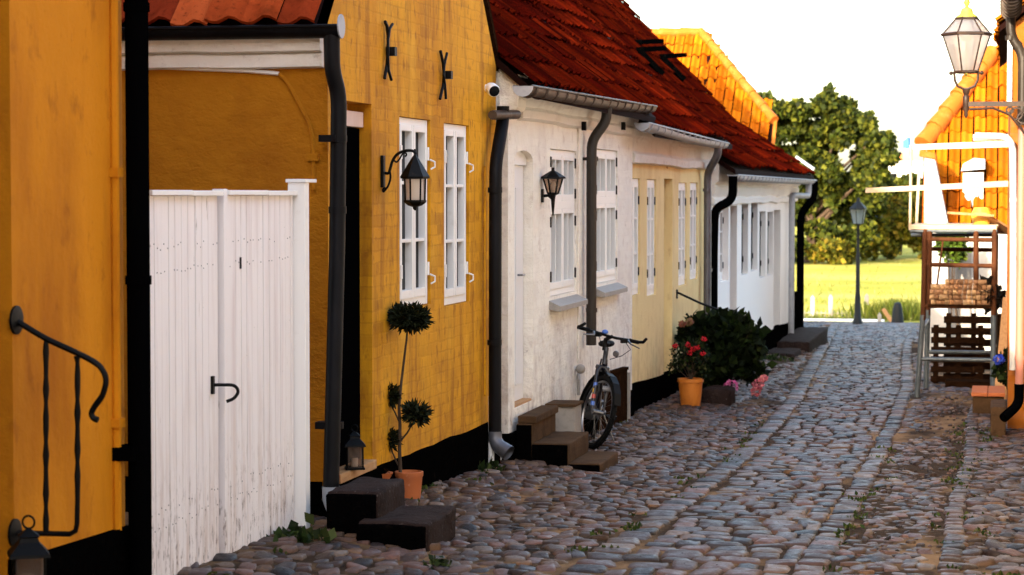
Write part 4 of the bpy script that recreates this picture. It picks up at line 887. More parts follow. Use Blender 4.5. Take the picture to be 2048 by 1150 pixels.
mb = MB(); mb.lathe([(.016, Lz(386)), (.028, Lz(376)), (.03, Lz(370)), (.014, Lz(363))], c, 12); mb.build('bulb', M['white_plastic'], l2, smooth=True)

# concrete stair at the white door: three blocks stepping out to the street
st = thing('concrete_stair', (XW+.3, 17.9, G(17.8)), 'flight of three brown concrete steps at the white front door', 'steps')
zs1, zs2, zs3 = YP(1064, 848, 17.4).z, YP(1136, 888, 17.4).z, YP(1200, 928, 17.4).z
x1, x2, x3 = YP(1064, 848, 17.4).x, YP(1136, 888, 17.4).x, YP(1200, 928, 17.4).x
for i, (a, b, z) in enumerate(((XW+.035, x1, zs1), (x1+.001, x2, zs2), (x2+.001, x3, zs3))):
    mb = MB(); mb.box((a, 17.4+.004*i, -.45), (b, 18.38-.05*i, z)); b_ = mb.build('step', M['concrete'], st, bevel=.014, rough=.006); mb = MB(); mb.box((a, 17.388+.004*i, -.45), (b-.004, 17.41+.004*i, z-.010)); mb.build('shade_side', M['tar'], b_, bevel=.006)  # shade on each near face is laid on as a black sheet
mb = MB(); mb.box((XW+.04, 17.42, zs1+.001), (XW+.19, 18.36, zs1+.06)); mb.build('step', M['concrete'], st, bevel=.01)
mz = YP(1112, 845, 18.75); mt = thing('utility_box', (XW+.14, 18.8, G(18.8)), 'small grey utility box between the concrete stair and the bicycle', 'box')
mb = MB(); mb.box((XW+.035, 18.65, -.25), (XW+.27, 18.98, YP(1112, 812, 18.7).z)); mb.build('body', M['plastic_grey'], mt, bevel=.008)
mb = MB(); zt = YP(1112, 812, 18.7).z; mb.box((XW+.02, 18.62, zt+.001), (XW+.285, 19.0, zt+.025)); mb.build('lid', M['concrete'], mt, bevel=.006)
# cellar hatch of dark boards with a pale edge post
hy0, hy1 = XP(1200, 780, XW+.06).y, XP(1252, 750, XW+.06).y
hz1, hz0 = XP(1200, 756, XW+.06).z, XP(1250, 741, XW+.06).z
ch = thing('cellar_hatch', (XW+.05, (hy0+hy1)/2, G(22)), 'dark rusty board hatch leaning on the white wall behind the bicycle', 'hatch')
mb = MB(); 
for i in range(6):
    a = hy0+(hy1-hy0)*i/6; b = hy0+(hy1-hy0)*(i+1)/6-.006; mb.prism([(XW+.04, a, -.55), (XW+.04, b, -.55), (XW+.04, b, hz1+(hz0-hz1)*(i+.95)/6), (XW+.04, a, hz1+(hz0-hz1)*i/6)], (.035, 0, 0))
mb.build('boards', M['wood_dark'], ch)
mb = MB(); mb.box((XW+.02, hy1+.002, -.55), (XW+.10, hy1+.045, XP(1252, 745, XW+.06).z+.0)); mb.build('edge_post', M['plastic_grey'], ch, bevel=.003)
mb = MB(); mb.bar((XW+.058, hy0, hz1+.02), (XW+.058, hy1, hz0+.02), .06, .03); mb.build('top_rail', M['wood_dark'], ch)

# ------------------------------------------------------------------ cream house
cr = thing('cream_house', (XF, 27, -.4), 'pale yellow plastered house with a deep set door between narrow windows', 'house', 'houses along the cobbled street')
CY0, CY1 = 23.365, 30.33
X0 = XF+.02
yq = lambda px: XP(px, 450, X0).y; zq = lambda px, py: XP(px, py, X0).z
cw = [(yq(a), yq(b), zq(a, 594), zq(a, t)) for a, b, t in ((1258, 1280, 356), (1294, 1312, 358))]
cw += [(yq(a), yq(b), zq(a, bo), zq(a, t)) for a, b, t, bo in ((1357, 1373, 365, 573), (1380, 1395, 365, 561))]
cd = (yq(1328), yq(1345), -.42, zq(1328, 357))
mb = MB(); facade(mb, X0, CY0, CY1, -.9, 2.75, cw+[cd], .14); house_shell(mb, X0, CY0, CY1, -.9, 2.75, 7.6, 6.1); mb.build('wall', M['cream_wall'], cr)
for v in cw: window(cr, X0, v[0]+.004, v[1]-.03, v[2]+.004, v[3]-.004, inset=.03, rows=3, fr=.05)
mb = MB(); mb.box((X0-.135, cd[0]+.01, -.40), (X0-.10, cd[1]-.01, cd[3]-.02)); d = mb.build('door', M['wood_pale'], cr, bevel=.003)
mb = MB(); n = 12; za, zb = zq(1252, 773), zq(1420, 712)
pl = [(X0+.03, CY0+(CY1-CY0)*i/n, za+(zb-za)*i/n+wavy(i*.5, 9, .03)) for i in range(n+1)]
mb.prism([(X0+.03, CY0, -1.1), (X0+.03, CY1, -1.1)]+pl[::-1], (-.08, 0, 0)); mb.build('plinth', M['tar'], cr)
mb = MB(); cornice(mb, X0, CY0+.01, CY1-.05, 2.30, 2.78, [(0, 0), (.07, .03), (.085, .20), (.04, .28), (.045, .55), (.075, .62), (.08, .98), (0, 1)], seed=4, wob=.02); mb.build('cornice', M['trim_white'], cr, smooth=True)
ga = XP(1284, 246, -3.56); gb = XP(1447, 287, -3.56)
mb = MB(); gutter(mb, ga, gb, .072, .03, .48); gu = mb.build('gutter', M['zinc_pale'], cr, smooth=True)
mb = MB(); mb.prism([ga+Vector((math.cos(PI+PI*k/10)*.08, -.012, math.sin(PI+PI*k/10)*.08)) for k in range(11)], (0, .01, 0)); mb.build('gutter_end_cap', M['zinc_pale'], gu)
mb = MB(); k = XP(1335, 325, X0+.01); mb.prism([k+Vector((0, -.04, .05)), k+Vector((0, .04, .05)), k+Vector((0, .03, -.02)), k+Vector((0, .04, -.07)), k+Vector((0, -.03, -.06))], (-.02, 0, 0)); mb.build('house_sign', M['wood_raw'], cr)
p5 = lambda px, py: XP(px, py, X0+.09)
t0 = XP(1436, 290, -3.56); mb = MB(); pipe(mb, [t0, t0+Vector((0, 0, -.12)), p5(1415, 355)+Vector((0, 0, .06)), (X0+.09, p5(1415, 500).y, 1.9), (X0+.09, p5(1415, 500).y, -.6)], .05, [(p5(1414, 380), (0, 0, 1)), (p5(1416, 540), (0, 0, 1))]); mb.build('downpipe', M['zinc'], cr, smooth=True)
long_roof(cr, -3.54, -7.6, 2.67, math.radians(41), CY0+.02, CY1+.05, 1, RED, M['roof_red'], M['ridge_red'], 13)

# ------------------------------------------------------------------ white house with black plinth at the street end
tw = thing('black_plinth_house', (XF, 37, -.7), 'bright white house with dark door slits and a black plinth at the street end', 'house', 'houses along the cobbled street')
TY0, TY1 = 30.36, 43.3
yt = lambda px: XP(px, 500, XF).y; zt_ = lambda px, py: XP(px, py, XF).z
tws = [(yt(a), yt(b), zt_(a, bo), zt_(a, t)) for a, b, t, bo in ((1440, 1457, 413, 566), (1483, 1496, 407, 551), (1502, 1515, 405, 543), (1519, 1531, 423, 557), (1535, 1547, 424, 552))]
tds = [(yt(1460), yt(1474), -.75, zt_(1463, 412)), (yt(1547.5), yt(1561), -.42, zt_(1550, 420))]
tws[4] = (tws[4][0], tds[1][0]-.12, tws[4][2], tws[4][3])
mb = MB(); facade(mb, XF, TY0, TY1, -1.3, 2.42, tws+tds, .2); house_shell(mb, XF, TY0, TY1, -1.3, 2.36, 7.7, 5.3); mb.build('wall', M['far_white'], tw)
for i, v in enumerate(tws): window(tw, XF, v[0]+.004, v[1]-.004, v[2]+.004, v[3]-.004, inset=.10, rows=3, fr=.05, fmat='frame_white' if i == 0 else 'door_black', gmat='pane' if i == 0 else 'door_black')
for d_ in tds:
    mb = MB(); mb.box((XF-.19, d_[0]+.01, d_[2]), (XF-.15, d_[1]-.01, d_[3]-.02)); mb.build('door', M['door_black'], tw, bevel=.003)
mb = MB(); n = 16; za, zb = zt_(1425, 735), zt_(1583, 641); za = -.22; zb = -.43
pl = [(XF+.04, TY0+(TY1-TY0)*i/n, za+(zb-za)*i/n+wavy(i*.5, 10, .05)) for i in range(n+1)]
mb.prism([(XF+.04, TY0, -1.5), (XF+.04, TY1+.02, -1.5)]+pl[::-1], (-.09, 0, 0)); mb.build('plinth', M['tar'], tw)
mb = MB(); cornice(mb, XF, TY0+.05, TY1+.05, 1.82, 2.42, [(0, 0), (.05, .03), (.06, .14), (.03, .2), (.07, .28), (.08, .42), (.05, .48), (.11, .55), (.12, .98), (0, 1)], seed=6, wob=.02); mb.build('cornice', M['far_white'], tw, smooth=True)
ga = XP(1466, 350, -3.52); gb = XP(1612, 352, -3.52); gb.y = TY1+.25; gb.z = ga.z
mb = MB(); gutter(mb, ga, gb, .07, .02, .5); mb.build('gutter', M['zinc_pale'], tw, smooth=True)
p6 = lambda px, py: XP(px, py, XF+.10)
t0 = XP(1466, 352, -3.52); mb = MB(); pipe(mb, [t0, t0+Vector((0, 0, -.32)), p6(1429, 425)+Vector((0, 0, .05)), (XF+.10, p6(1427, 500).y, 1.2), (XF+.10, p6(1427, 500).y, -.8)], .06, [(p6(1428, 432), (0, 0, 1))]); mb.build('downpipe', M['door_black'], tw, smooth=True)
t0 = Vector((-3.52, 42.6, ga.z-.05)); y6 = p6(1583, 500).y
mb = MB(); pipe(mb, [t0, t0+Vector((0, 0, -.25)), (XF+.10, y6, 1.95), (XF+.10, y6, -.62)], .055, [((XF+.10, y6, .4), (0, 0, 1))]); mb.build('downpipe', M['zinc_pale'], tw, smooth=True)
y7 = TY1+.14; mb = MB(); pipe(mb, [(XF+.36, y7, ga.z-.02), (XF+.36, y7, 1.9), (XF+.10, y7, 1.6), (XF+.10, y7, -.9)], .07, [((XF+.10, y7, 1.0), (0, 0, 1))]); mb.build('downpipe', M['door_black'], tw, smooth=True)
mb = MB(); mb.box((XF-.3, TY1+.004, -1.2), (XF+.12, TY1+.2, .1)); mb.build('buttress', M['tar'], tw, bevel=.03)
mb = MB(); mb.prism([(-3.5, TY1+.12, 2.42), (-3.5, TY1+.34, 2.42), (-3.85, TY1+.34, 2.66), (-3.85, TY1+.12, 2.66)], (.02, 0, .05)); mb.build('verge_flashing', M['zinc_pale'], tw)
rt, zrt = long_roof(tw, -3.5, -7.6, 2.34, math.radians(47), TY0+.04, TY1+.3, 1, RED, M['roof_red'], M['ridge_red'], 14, kick=(-5.0, math.radians(33.5)))
# open roof hatch frames of dark bars half way up the red roof
def roof_pt(px, py, Xe=-5.0, ze=3.33):
    c_, s_ = math.cos(math.radians(47)), math.sin(math.radians(47)); r = _ray(px, py); nrm = np.array([s_, 0, c_]); o = np.array([Xe, 0, ze]); k = ((o-np.array([0, 0, CAMZ]))@nrm)/(r@nrm); return Vector(np.array([0, 0, CAMZ])+r*k)
for (a, b, c) in (((1268, 93), (1310, 103), None), ((1272, 108), (1345, 117), (1310, 152)), ((1318, 121), (1378, 135), (1370, 168))):
    p, q_ = roof_pt(*a), roof_pt(*b); nn = Vector((.62, 0, .72)); mb = MB(); mb.bar(p+nn*.10, Vector((p.x+.15, q_.y-4.2 if 0 else p.y+1.1, p.z-.0))+nn*.22, .13, .08)
    if c: e_ = roof_pt(*c); mb.bar(p+nn*.07, Vector((e_.x, p.y+.25, e_.z))+nn*.07, .13, .09)
    mb.build('roof_hatch', M['tar'], tw)
mb = MB(); mb.box((XF+.06, yt(1558)-1.0, -1.3), (XF+.62, yt(1592), G(41)+.27)); tag(mb.build('stone_step', M['granite'], bevel=.03, rough=.02), 'pale topped stone step at the far end of the black plinth', 'step', 'stone doorsteps')
mb = MB(); mb.box((XF+.05, 37.2, -1.2), (XF+.55, 38.6, G(37.9)+.13)); tag(mb.build('stone_step', M['granite'], bevel=.03, rough=.02), 'low stone step half hidden behind the hydrangea bush', 'step', 'stone doorsteps')

# ------------------------------------------------------------------ house with yellow tiled half hip roof behind the row
hy = thing('tiled_roof_house', (-7, 48, -1), 'house with a sunlit yellow orange tiled half hipped roof behind the red roofs', 'house', 'houses along the cobbled street')
E0, ZE0, pt_ = 45.0, 1.35, math.radians(46); cy, sy = math.cos(pt_), math.sin(pt_)
def slope(px, py, y0, z0, p):
    nrm = np.array([0, -math.sin(p), math.cos(p)]); o = np.array([0, y0, z0]); r = _ray(px, py); k = ((o-np.array([0, 0, CAMZ]))@nrm)/(r@nrm); w = np.array([0, 0, CAMZ])+r*k; return Vector(w)
A_ = slope(1402, 68, E0, ZE0, pt_); B_ = slope(1549, 248, E0, ZE0, pt_)
xl, xr = -9.6, B_.x; vA = (A_.z-ZE0)/sy; vB = (B_.z-ZE0)/sy
dk = MB(); dk.prism([(xl, E0, ZE0-.03), (xr, E0, ZE0-.03), (xr, B_.y, B_.z-.03), (A_.x, A_.y, A_.z-.03), (xl, A_.y, A_.z-.03)], (0, .05, -.08))
yb = 2*A_.y-E0; xk = lambda y: xr-.15*(y-E0)
dk.prism([(xl, yb, ZE0-.03), (xk(yb), yb, ZE0-.03), (xk(2*A_.y-B_.y), 2*A_.y-B_.y, B_.z-.03), (A_.x, A_.y, A_.z-.03), (xl, A_.y, A_.z-.03)], (0, -.05, -.08)); dk.poly([(xr, B_.y, B_.z), (A_.x, A_.y, A_.z), (xk(2*A_.y-B_.y), 2*A_.y-B_.y, B_.z)])
r = dk.build('roof', M['roof_deck'], hy)
pantiles('roof_tiles', M['roof_orange'], r, (xl, E0, ZE0), (1, 0, 0), (0, cy, sy), (0, -sy, cy), xr-xl, vA, colw=.205, rowh=vA/round(vA/.36)-1e-5, pal=ORG, seed=31, amp=.07, cover=.90, inside=lambda u, v: v < vB or xl+u < xr+.14+(A_.x-xr)*(v-vB)/(vA-vB))
k = MB()
def ridge_line(mb, p, q_, r0, step=.42):
    p = Vector(p); q_ = Vector(q_); L = (q_-p).length; d = (q_-p)/L; n = max(1, int(L/step))
    for i in range(n): mb.tube([p+d*L*i/n+Vector((0, 0, .01)), p+d*L*(i+1.08)/n], [r0*1.15, r0*.95], 10)
ridge_line(k, (xl, A_.y, A_.z+.04), (A_.x, A_.y, A_.z+.04), .09); ridge_line(k, B_+Vector((0, -.02, .07)), A_+Vector((0, -.02, .05)), .09); k.build('ridge', M['ridge_orange'], r, smooth=True)
k = MB(); k.prism([(xr-.02, E0, ZE0-.06), (xr+.05, E0, ZE0-.06), (xr+.05, B_.y, B_.z+.05), (xr-.02, B_.y, B_.z+.05)], (0, .03, .05)); k.build('verge', M['ridge_orange'], r)
mb = MB(); mb.poly([(xl+.3, E0+.3, -2), (xr-.1, E0+.3, -2), (xr-.1, E0+.3, ZE0+.2), (xl+.3, E0+.3, ZE0+.2)]); mb.poly([(xk(y)-.1, y, z) for y, z in ((E0+.3, -2), (yb-.3, -2), (yb-.3, ZE0+.2), (2*A_.y-B_.y, B_.z-.05), (B_.y, B_.z-.05), (E0+.3, ZE0+.2))]); mb.poly([(xl+.3, yb-.3, -2), (xk(yb)-.1, yb-.3, -2), (xk(yb)-.1, yb-.3, ZE0+.2), (xl+.3, yb-.3, ZE0+.2)]); mb.build('wall', M['far_white'], hy)

# ------------------------------------------------------------------ right row
XR_ = .32
r1 = thing('corner_house', (XR_, 10, 0), 'house on the right whose gutter and red downpipe edge into the frame', 'house', 'houses along the cobbled street')
mb = MB(); ho = [(4, 5, .9, 2.3), (8, 9, .9, 2.3), (10.6, 11.5, .1, 2.2), (12.6, 13.9, 1.3, 3.2), (16.5, 17.5, .9, 2.3)]
facade(mb, XR_, -8, 22.0, -.6, 3.75, ho, .14, -1); house_shell(mb, XR_, -8, 22.0, -.6, 3.75, 7.5, 6.6, -1); mb.build('wall', M['ochre_right'], r1)
for h in ho:
    if h[2] > .5: window(r1, XR_, h[0]+.004, h[1]-.004, h[2]+.004, h[3]-.004, -1)
    else: d = MB(); d.box((XR_+.08, h[0]+.01, h[2]), (XR_+.13, h[1]-.01, h[3]-.01)); d.build('door', M['door_white'], r1)
ye_ = 22.15
gz = YP(2018, 22, ye_).z
mb = MB(); gutter(mb, (.085, -8, gz), (.085, ye_, gz), .085, 0, .36); mb.build('gutter', M['zinc_brown'], r1, smooth=True)
p8 = lambda px, py: YP(px, py, 21.9)
mb = MB(); pipe(mb, [(.085, 21.9, gz-.05), (.085, 21.9, p8(2012, 72).z), (.20, 21.9, p8(2045, 108).z), (.20, 21.9, p8(2045, 250).z)], .045, [((.085, 21.9, p8(2012, 76).z), (0, 0, 1)), ((.15, 21.9, p8(2028, 92).z), (.7, 0, -.7)), ((.20, 21.9, p8(2045, 118).z), (0, 0, 1))])
up = mb.build('downpipe', M['pipe_brown'], r1, smooth=True)
mb = MB(); xd = p8(2040, 600).x; pipe(mb, [(.20, 21.9, p8(2045, 255).z), (xd, 21.9, p8(2040, 480).z), (xd, 21.9, p8(2040, 770).z)], .037, [((xd, 21.9, p8(2040, q_).z), (0, 0, 1)) for q_ in (470, 516, 716)]); mb.build('downpipe', M['pink_pipe'], r1, smooth=True)
mb = MB(); pipe(mb, [(xd, 21.9, p8(2040, 768).z), (xd, 21.9, p8(2040, 808).z), YP(2007, 836, 21.7)], .046); mb.build('pipe_shoe', M['door_black'], r1, smooth=True)
long_roof(r1, .03, 4.1, 3.78, math.radians(40), -8, 22.1, -1, REDN, M['roof_red'], M['ridge_red'], 40)

r2 = thing('orange_brick_house', (.2, 26, -.5), 'orange washed brick house edge behind the street lantern bracket', 'house', 'houses along the cobbled street')
mb = MB(); x2_ = YP(2022, 100, 23.6).x; facade(mb, x2_, 23.6, 30.2, -.9, 3.7, [(25, 25.9, .4, 1.8), (27.6, 28.4, -.4, 1.7)], .14, -1); house_shell(mb, x2_, 23.6, 30.2, -.9, 3.7, 6, 6.2, -1); mb.build('wall', M['orange_brick'], r2)
window(r2, x2_, 25.004, 25.896, .404, 1.796, -1); d = MB(); d.box((x2_+.08, 27.61, -.5), (x2_+.13, 28.39, 1.69)); d.build('door', M['door_white'], r2)
mb = MB(); mb.box((x2_-.035, 23.56, YP(2020, 205, 23.6).z), (x2_+.012, 23.62, 3.75)); mb.build('corner_board', M['frame_white'], r2)
rr_ = long_roof(r2, -.02, 3.1, 3.72, math.radians(40), 23.45, 30.3, -1, ORG, M['roof_orange'], M['ridge_orange'], 41)
p9 = lambda px, py: YP(px, py, 23.45)
mb = MB(); pipe(mb, [p9(1950, 272), p9(2012, 273), p9(2026, 292), p9(2027, 480), p9(2026, 740)], .036, [(p9(2027, 400), (0, 0, 1))], 10); mb.build('downpipe', M['old_white'], r2, smooth=True)
mb = MB(); mb.box((x2_-.17, 22.6, -.6), (x2_-.02, 23.4, G(23)+.32)); mb.build('foot_block', M['concrete'], r2, bevel=.02)
x2b = -.05
mb = MB(); mb.box((YP(1945, 790, 25.6).x, 25.6, -.8), (YP(2008, 790, 25.6).x, 26.5, YP(1975, 793, 25.6).z)); t = tag(mb.build('brick_step', M['concrete'], bevel=.015), 'low dark step with red tile top right of the scaffold', 'step', 'stone doorsteps')
mb = MB(); za = YP(1975, 793, 25.6).z; mb.box((YP(1943, 790, 25.6).x, 25.57, za+.001), (YP(1975, 790, 25.6).x, 26.5, za+.045)); mb.box((YP(1976, 790, 25.6).x, 25.57, za+.001), (YP(2010, 790, 25.6).x, 26.5, za+.045)); mb.build('tile_top', M['terracotta'], t, bevel=.008)

r3 = thing('hipped_house', (-1, 42, -.8), 'white house under a sunlit orange tiled hipped roof beyond the scaffold', 'house', 'houses along the cobbled street')
HX0, HX1, HYf, HZ, hp_ = YP(1850, 500, 38).x, 2.3, 38.0, YP(1950, 452, 38).z, math.radians(50)
ch_, sh_ = math.cos(hp_), math.sin(hp_)
A2 = slope(1985, 112, HYf-.1, HZ, hp_); B2 = slope(1848, 296, HYf-.1, HZ, hp_); vA2 = (A2.z-HZ)/sh_; vB2 = (B2.z-HZ)/sh_
mb = MB(); mb.poly([(HX0, HYf, -1.6), (HX1, HYf, -1.6), (HX1, HYf, HZ+.05), (HX0, HYf, HZ+.05)]); facade(mb, HX0, HYf, 46.5, -1.6, 2.7, [(40, 40.9, .1, 1.4), (43, 43.9, .1, 1.4)], .12, -1)
mb.poly([(HX1, HYf, -1.6), (HX1, 46.5, -1.6), (HX1, 46.5, 2.7), (HX1, HYf, 2.7)]); mb.poly([(HX0, 46.5, -1.6), (HX1, 46.5, -1.6), (HX1, 46.5, 2.7), (HX0, 46.5, 2.7)])
mb.poly([(HX0, HYf, HZ+.05), (HX0, B2.y, B2.z-.05), (HX0, B2.y, 2.7 if B2.z > 2.7 else B2.z-.05), (HX0, HYf, 2.7)]) if 0 else None
mb.build('wall', M['old_white'], r3)
for a in (40, 43): window(r3, HX0, a+.004, a+.896, .104, 1.396, -1)
dk = MB(); dk.prism([(HX0-.08, HYf-.1, HZ-.04), (HX1, HYf-.1, HZ-.04), (HX1, B2.y, B2.z-.04), (A2.x+.6, A2.y, A2.z-.04), (A2.x, A2.y, A2.z-.04), (B2.x, B2.y, B2.z-.04)], (0, .06, -.08))
dk.poly([B2, A2, (A2.x, 44, A2.z), (B2.x, 46.7, B2.z)]); dk.poly([(HX1, B2.y, B2.z), (A2.x+.6, A2.y, A2.z), (A2.x+.6, 44, A2.z), (HX1, 46.7, B2.z)]); dk.poly([(A2.x, A2.y, A2.z), (A2.x+.6, A2.y, A2.z), (A2.x+.6, 44, A2.z), (A2.x, 44, A2.z)])
dk.poly([(B2.x, 46.7, B2.z), (A2.x, 44, A2.z), (A2.x+.6, 44, A2.z), (HX1, 46.7, B2.z)])
r = dk.build('roof', M['roof_deck'], r3)
pantiles('roof_tiles', M['roof_orange'], r, (HX0-.05, HYf-.1, HZ), (1, 0, 0), (0, ch_, sh_), (0, -sh_, ch_), 2.6, vA2, colw=.205, rowh=.34, pal=ORG, seed=33, amp=.07, cover=.88, inside=lambda u, v: v < vA2 and (v < vB2 or HX0-.05+u > B2.x+(A2.x-B2.x)*(v-vB2)/(vA2-vB2)))
k = MB(); ridge_line(k, B2+Vector((-.02, -.03, .05)), A2+Vector((0, -.02, .06)), .15, .36); ridge_line(k, A2+Vector((0, 0, .04)), A2+Vector((.8, 0, .04)), .11); k.build('ridge', M['ridge_orange'], r, smooth=True)
# white gable piece and dormer on the front of the hipped house
def yw(px, py, y): return YP(px, py, y)
a = yw(1849, 310, 37.3); b = yw(1888, 570, 37.3)
mb = MB(); mb.prism([yw(1849, 312, 37.3), yw(1868, 312, 37.3), yw(1896, 450, 37.3), (yw(1896, 450, 37.3).x, 37.3, -1.4), (a.x, 37.3, -1.4)], (0, .72, 0)); mb.build('gable_piece', M['old_white'], r3)
mb = MB(); mb.prism([yw(1840, 300, 37.25), yw(1870, 306, 37.25), yw(1872, 318, 37.25), yw(1838, 312, 37.25)], (0, .85, 0)); mb.build('coping', M['ridge_orange'], r3)
a = yw(1926, 345, 38.3); b = yw(1966, 452, 38.3)
mb = MB(); mb.box((a.x, 38.25, b.z-.1), (b.x, 39.6, a.z)); dm = mb.build('dormer', M['old_white'], r3)
mb = MB(); mb.prism([yw(1922, 342, 38.15), yw(1970, 338, 38.15), yw(1970, 318, 38.15), yw(1948, 316, 38.15), yw(1926, 328, 38.15)], (0, 1.5, 0)); mb.build('roof', M['zinc_pale'], dm)
g_ = yw(1930, 368, 38.22); h_ = yw(1955, 430, 38.22); mb = MB(); mb.box((g_.x, 38.20, h_.z), (h_.x, 38.245, g_.z)); mb.build('pane', M['zinc_pale'], dm)
a = yw(1917, 505, 37.98); b = yw(1942, 600, 37.98); mb = MB(); mb.box((a.x, 37.95, -1.2), (b.x, 37.995, a.z)); mb.build('door', M['plastic_grey'], r3)

# ------------------------------------------------------------------ street lantern on a bracket from the right wall
dl = 21.5; L_ = lambda px, py: YP(px, py, dl)
bl = thing('bracket_lantern', (XR_, dl, L_(1990, 212).z), 'large six sided street lantern on an ornate iron bracket at the right wall', 'street lantern')
c = Vector((L_(1933, 100).x, dl, 0)); z_ = lambda py: L_(1933, py).z
k5 = dl/4500
mb = MB(); mb.lathe([(.006, z_(-12)), (.022, z_(-2)), (.030, z_(6)), (.018, z_(11)), (.016, z_(14)), (.050, z_(18)), (.062, z_(27)), (.098, z_(33)), (.10, z_(35)), (.06, z_(36))], c, 18, ph=.3); mb.build('finial', M['lamp_green'], bl, smooth=True)
ph = .16
mb = MB()
def hexring(mb, z0, z1, r0, r1, w=.012):
    P0 = [c+Vector((math.cos(ph+i*PI/3)*r0, math.sin(ph+i*PI/3)*r0, z0)) for i in range(6)]
    for i in range(6): mb.tube([P0[i], P0[(i+1) % 6]], w, 6)
hexring(mb, z_(37), z_(37), .10, .10, .013); mb.build('top_ring', M['lamp_iron'], bl); mb = MB(); hexring(mb, z_(69), z_(69), .228, .228, .016); mb.build('crown_frame', M['lamp_iron'], bl)
for i in range(6):
    u = Vector((math.cos(ph+i*PI/3), math.sin(ph+i*PI/3), 0)); mb = MB(); mb.tube([c+u*.10+Vector((0, 0, z_(37))), c+u*.226+Vector((0, 0, z_(69)))], .008, 6); mb.tube([c+u*.218+Vector((0, 0, z_(71))), c+u*.108+Vector((0, 0, z_(142)))], .0075, 6); mb.build('corner_bar', M['lamp_iron'], bl)
mb = MB(); mb.lathe([(.098, z_(38)), (.220, z_(69)), (.210, z_(73)), (.103, z_(141))], c, 6, ph=ph); mb.build('lantern_glass', M['lamp_glass'], bl)
mb = MB(); hexring(mb, z_(144), z_(144), .112, .112, .013)
for s in (-1, 1):
    mb.tube([c+Vector((s*.13, 0, z_(146))), c+Vector((s*.11, 0, z_(146))), c+Vector((s*.105, 0, z_(160))), c+Vector((s*.08, 0, z_(172))), c+Vector((s*.02, 0, z_(178)))], .012, 8); mb.ball(c+Vector((s*.14, 0, z_(146))), .02, 8, 6)
mb.build('cradle', M['lamp_iron'], bl, smooth=True)
mb = MB(); mb.tube([c+Vector((0, 0, z_(74))), c+Vector((0, 0, z_(140)))], .006, 6); mb.tube([c+Vector((0, 0, z_(140))), c+Vector((0, 0, z_(152)))], .014, 6)
for s in (-1, 1): mb.ball(c+Vector((s*.028, 0, z_(77))), .022, 8, 6)
mb.build('burner', M['lamp_green'], bl, smooth=True)
mb = MB(); mb.lathe([(.006, z_(236)), (.02, z_(230)), (.016, z_(224)), (.028, z_(220)), (.028, z_(205)), (.03, z_(203)), (.03, z_(193)), (.02, z_(190)), (.032, z_(184)), (.038, z_(178)), (.01, z_(176))], c, 14); mb.build('stem', M['lamp_iron'], bl, smooth=True)
mb = MB(); zb = z_(209); mb.box((c.x, dl-.018, zb-.02), (XR_, dl+.018, zb+.025)); mb.tube([(c.x+.03, dl, zb-.045), (c.x+.25, dl, zb-.035), (c.x+.40, dl, zb-.10), (c.x+.50, dl, zb-.22), (XR_-.01, dl, zb-.42)], .012, 8)
for (ox, oz, R) in ((.46, -.09, .055), (.52, -.13, .05), (.40, -.055, .03)): mb.torus((c.x+ox, dl, zb+oz), R, .010, Matrix.Rotation(PI/2, 3, 'X'), 18, 6)
mb.build('bracket', M['lamp_iron'], bl)
mb = MB(); mb.box((XR_-.02, dl-.05, zb-.5), (XR_+.0, dl+.05, zb+.15)); mb.build('wall_plate', M['lamp_iron'], bl)

# ------------------------------------------------------------------ street lamp at the end of the street
ly = 57.5; lb = YP(1715, 655, ly); lb.z = G(ly); S = lambda px, py: YP(px, py, ly)
sl_ = thing('street_lamp', lb, 'dark green post lamp with a white glass lantern at the street end', 'street lamp')
f_ = lambda py: lb.z+(S(1715, py).z-S(1715, 655).z)
c = Vector((lb.x, ly, 0))
mb = MB(); mb.lathe([(.14, f_(655)-.05), (.13, f_(648)), (.085, f_(640)), (.07, f_(600)), (.055, f_(590)), (.05, f_(520)), (.038, f_(510)), (.034, f_(456)), (.06, f_(453))], c, 14); mb.build('post', M['lamp_post'], sl_, smooth=True)
mb = MB(); mb.lathe([(.13, f_(452)), (.205, f_(424))], c, 6, ph=.3); mb.build('lantern_glass', M['street_glass'], sl_)
mb = MB(); mb.lathe([(.23, f_(424)), (.225, f_(421)), (.10, f_(411)), (.05, f_(408)), (.05, f_(404)), (.015, f_(400))], c, 6, ph=.3); mb.build('roof', M['lamp_post'], sl_)
for i in range(6):
    u = Vector((math.cos(.3+i*PI/3), math.sin(.3+i*PI/3), 0)); mb = MB(); mb.tube([c+u*.135+Vector((0, 0, f_(453))), c+u*.212+Vector((0, 0, f_(423)))], .012, 5); mb.build('corner_bar', M['lamp_post'], sl_)

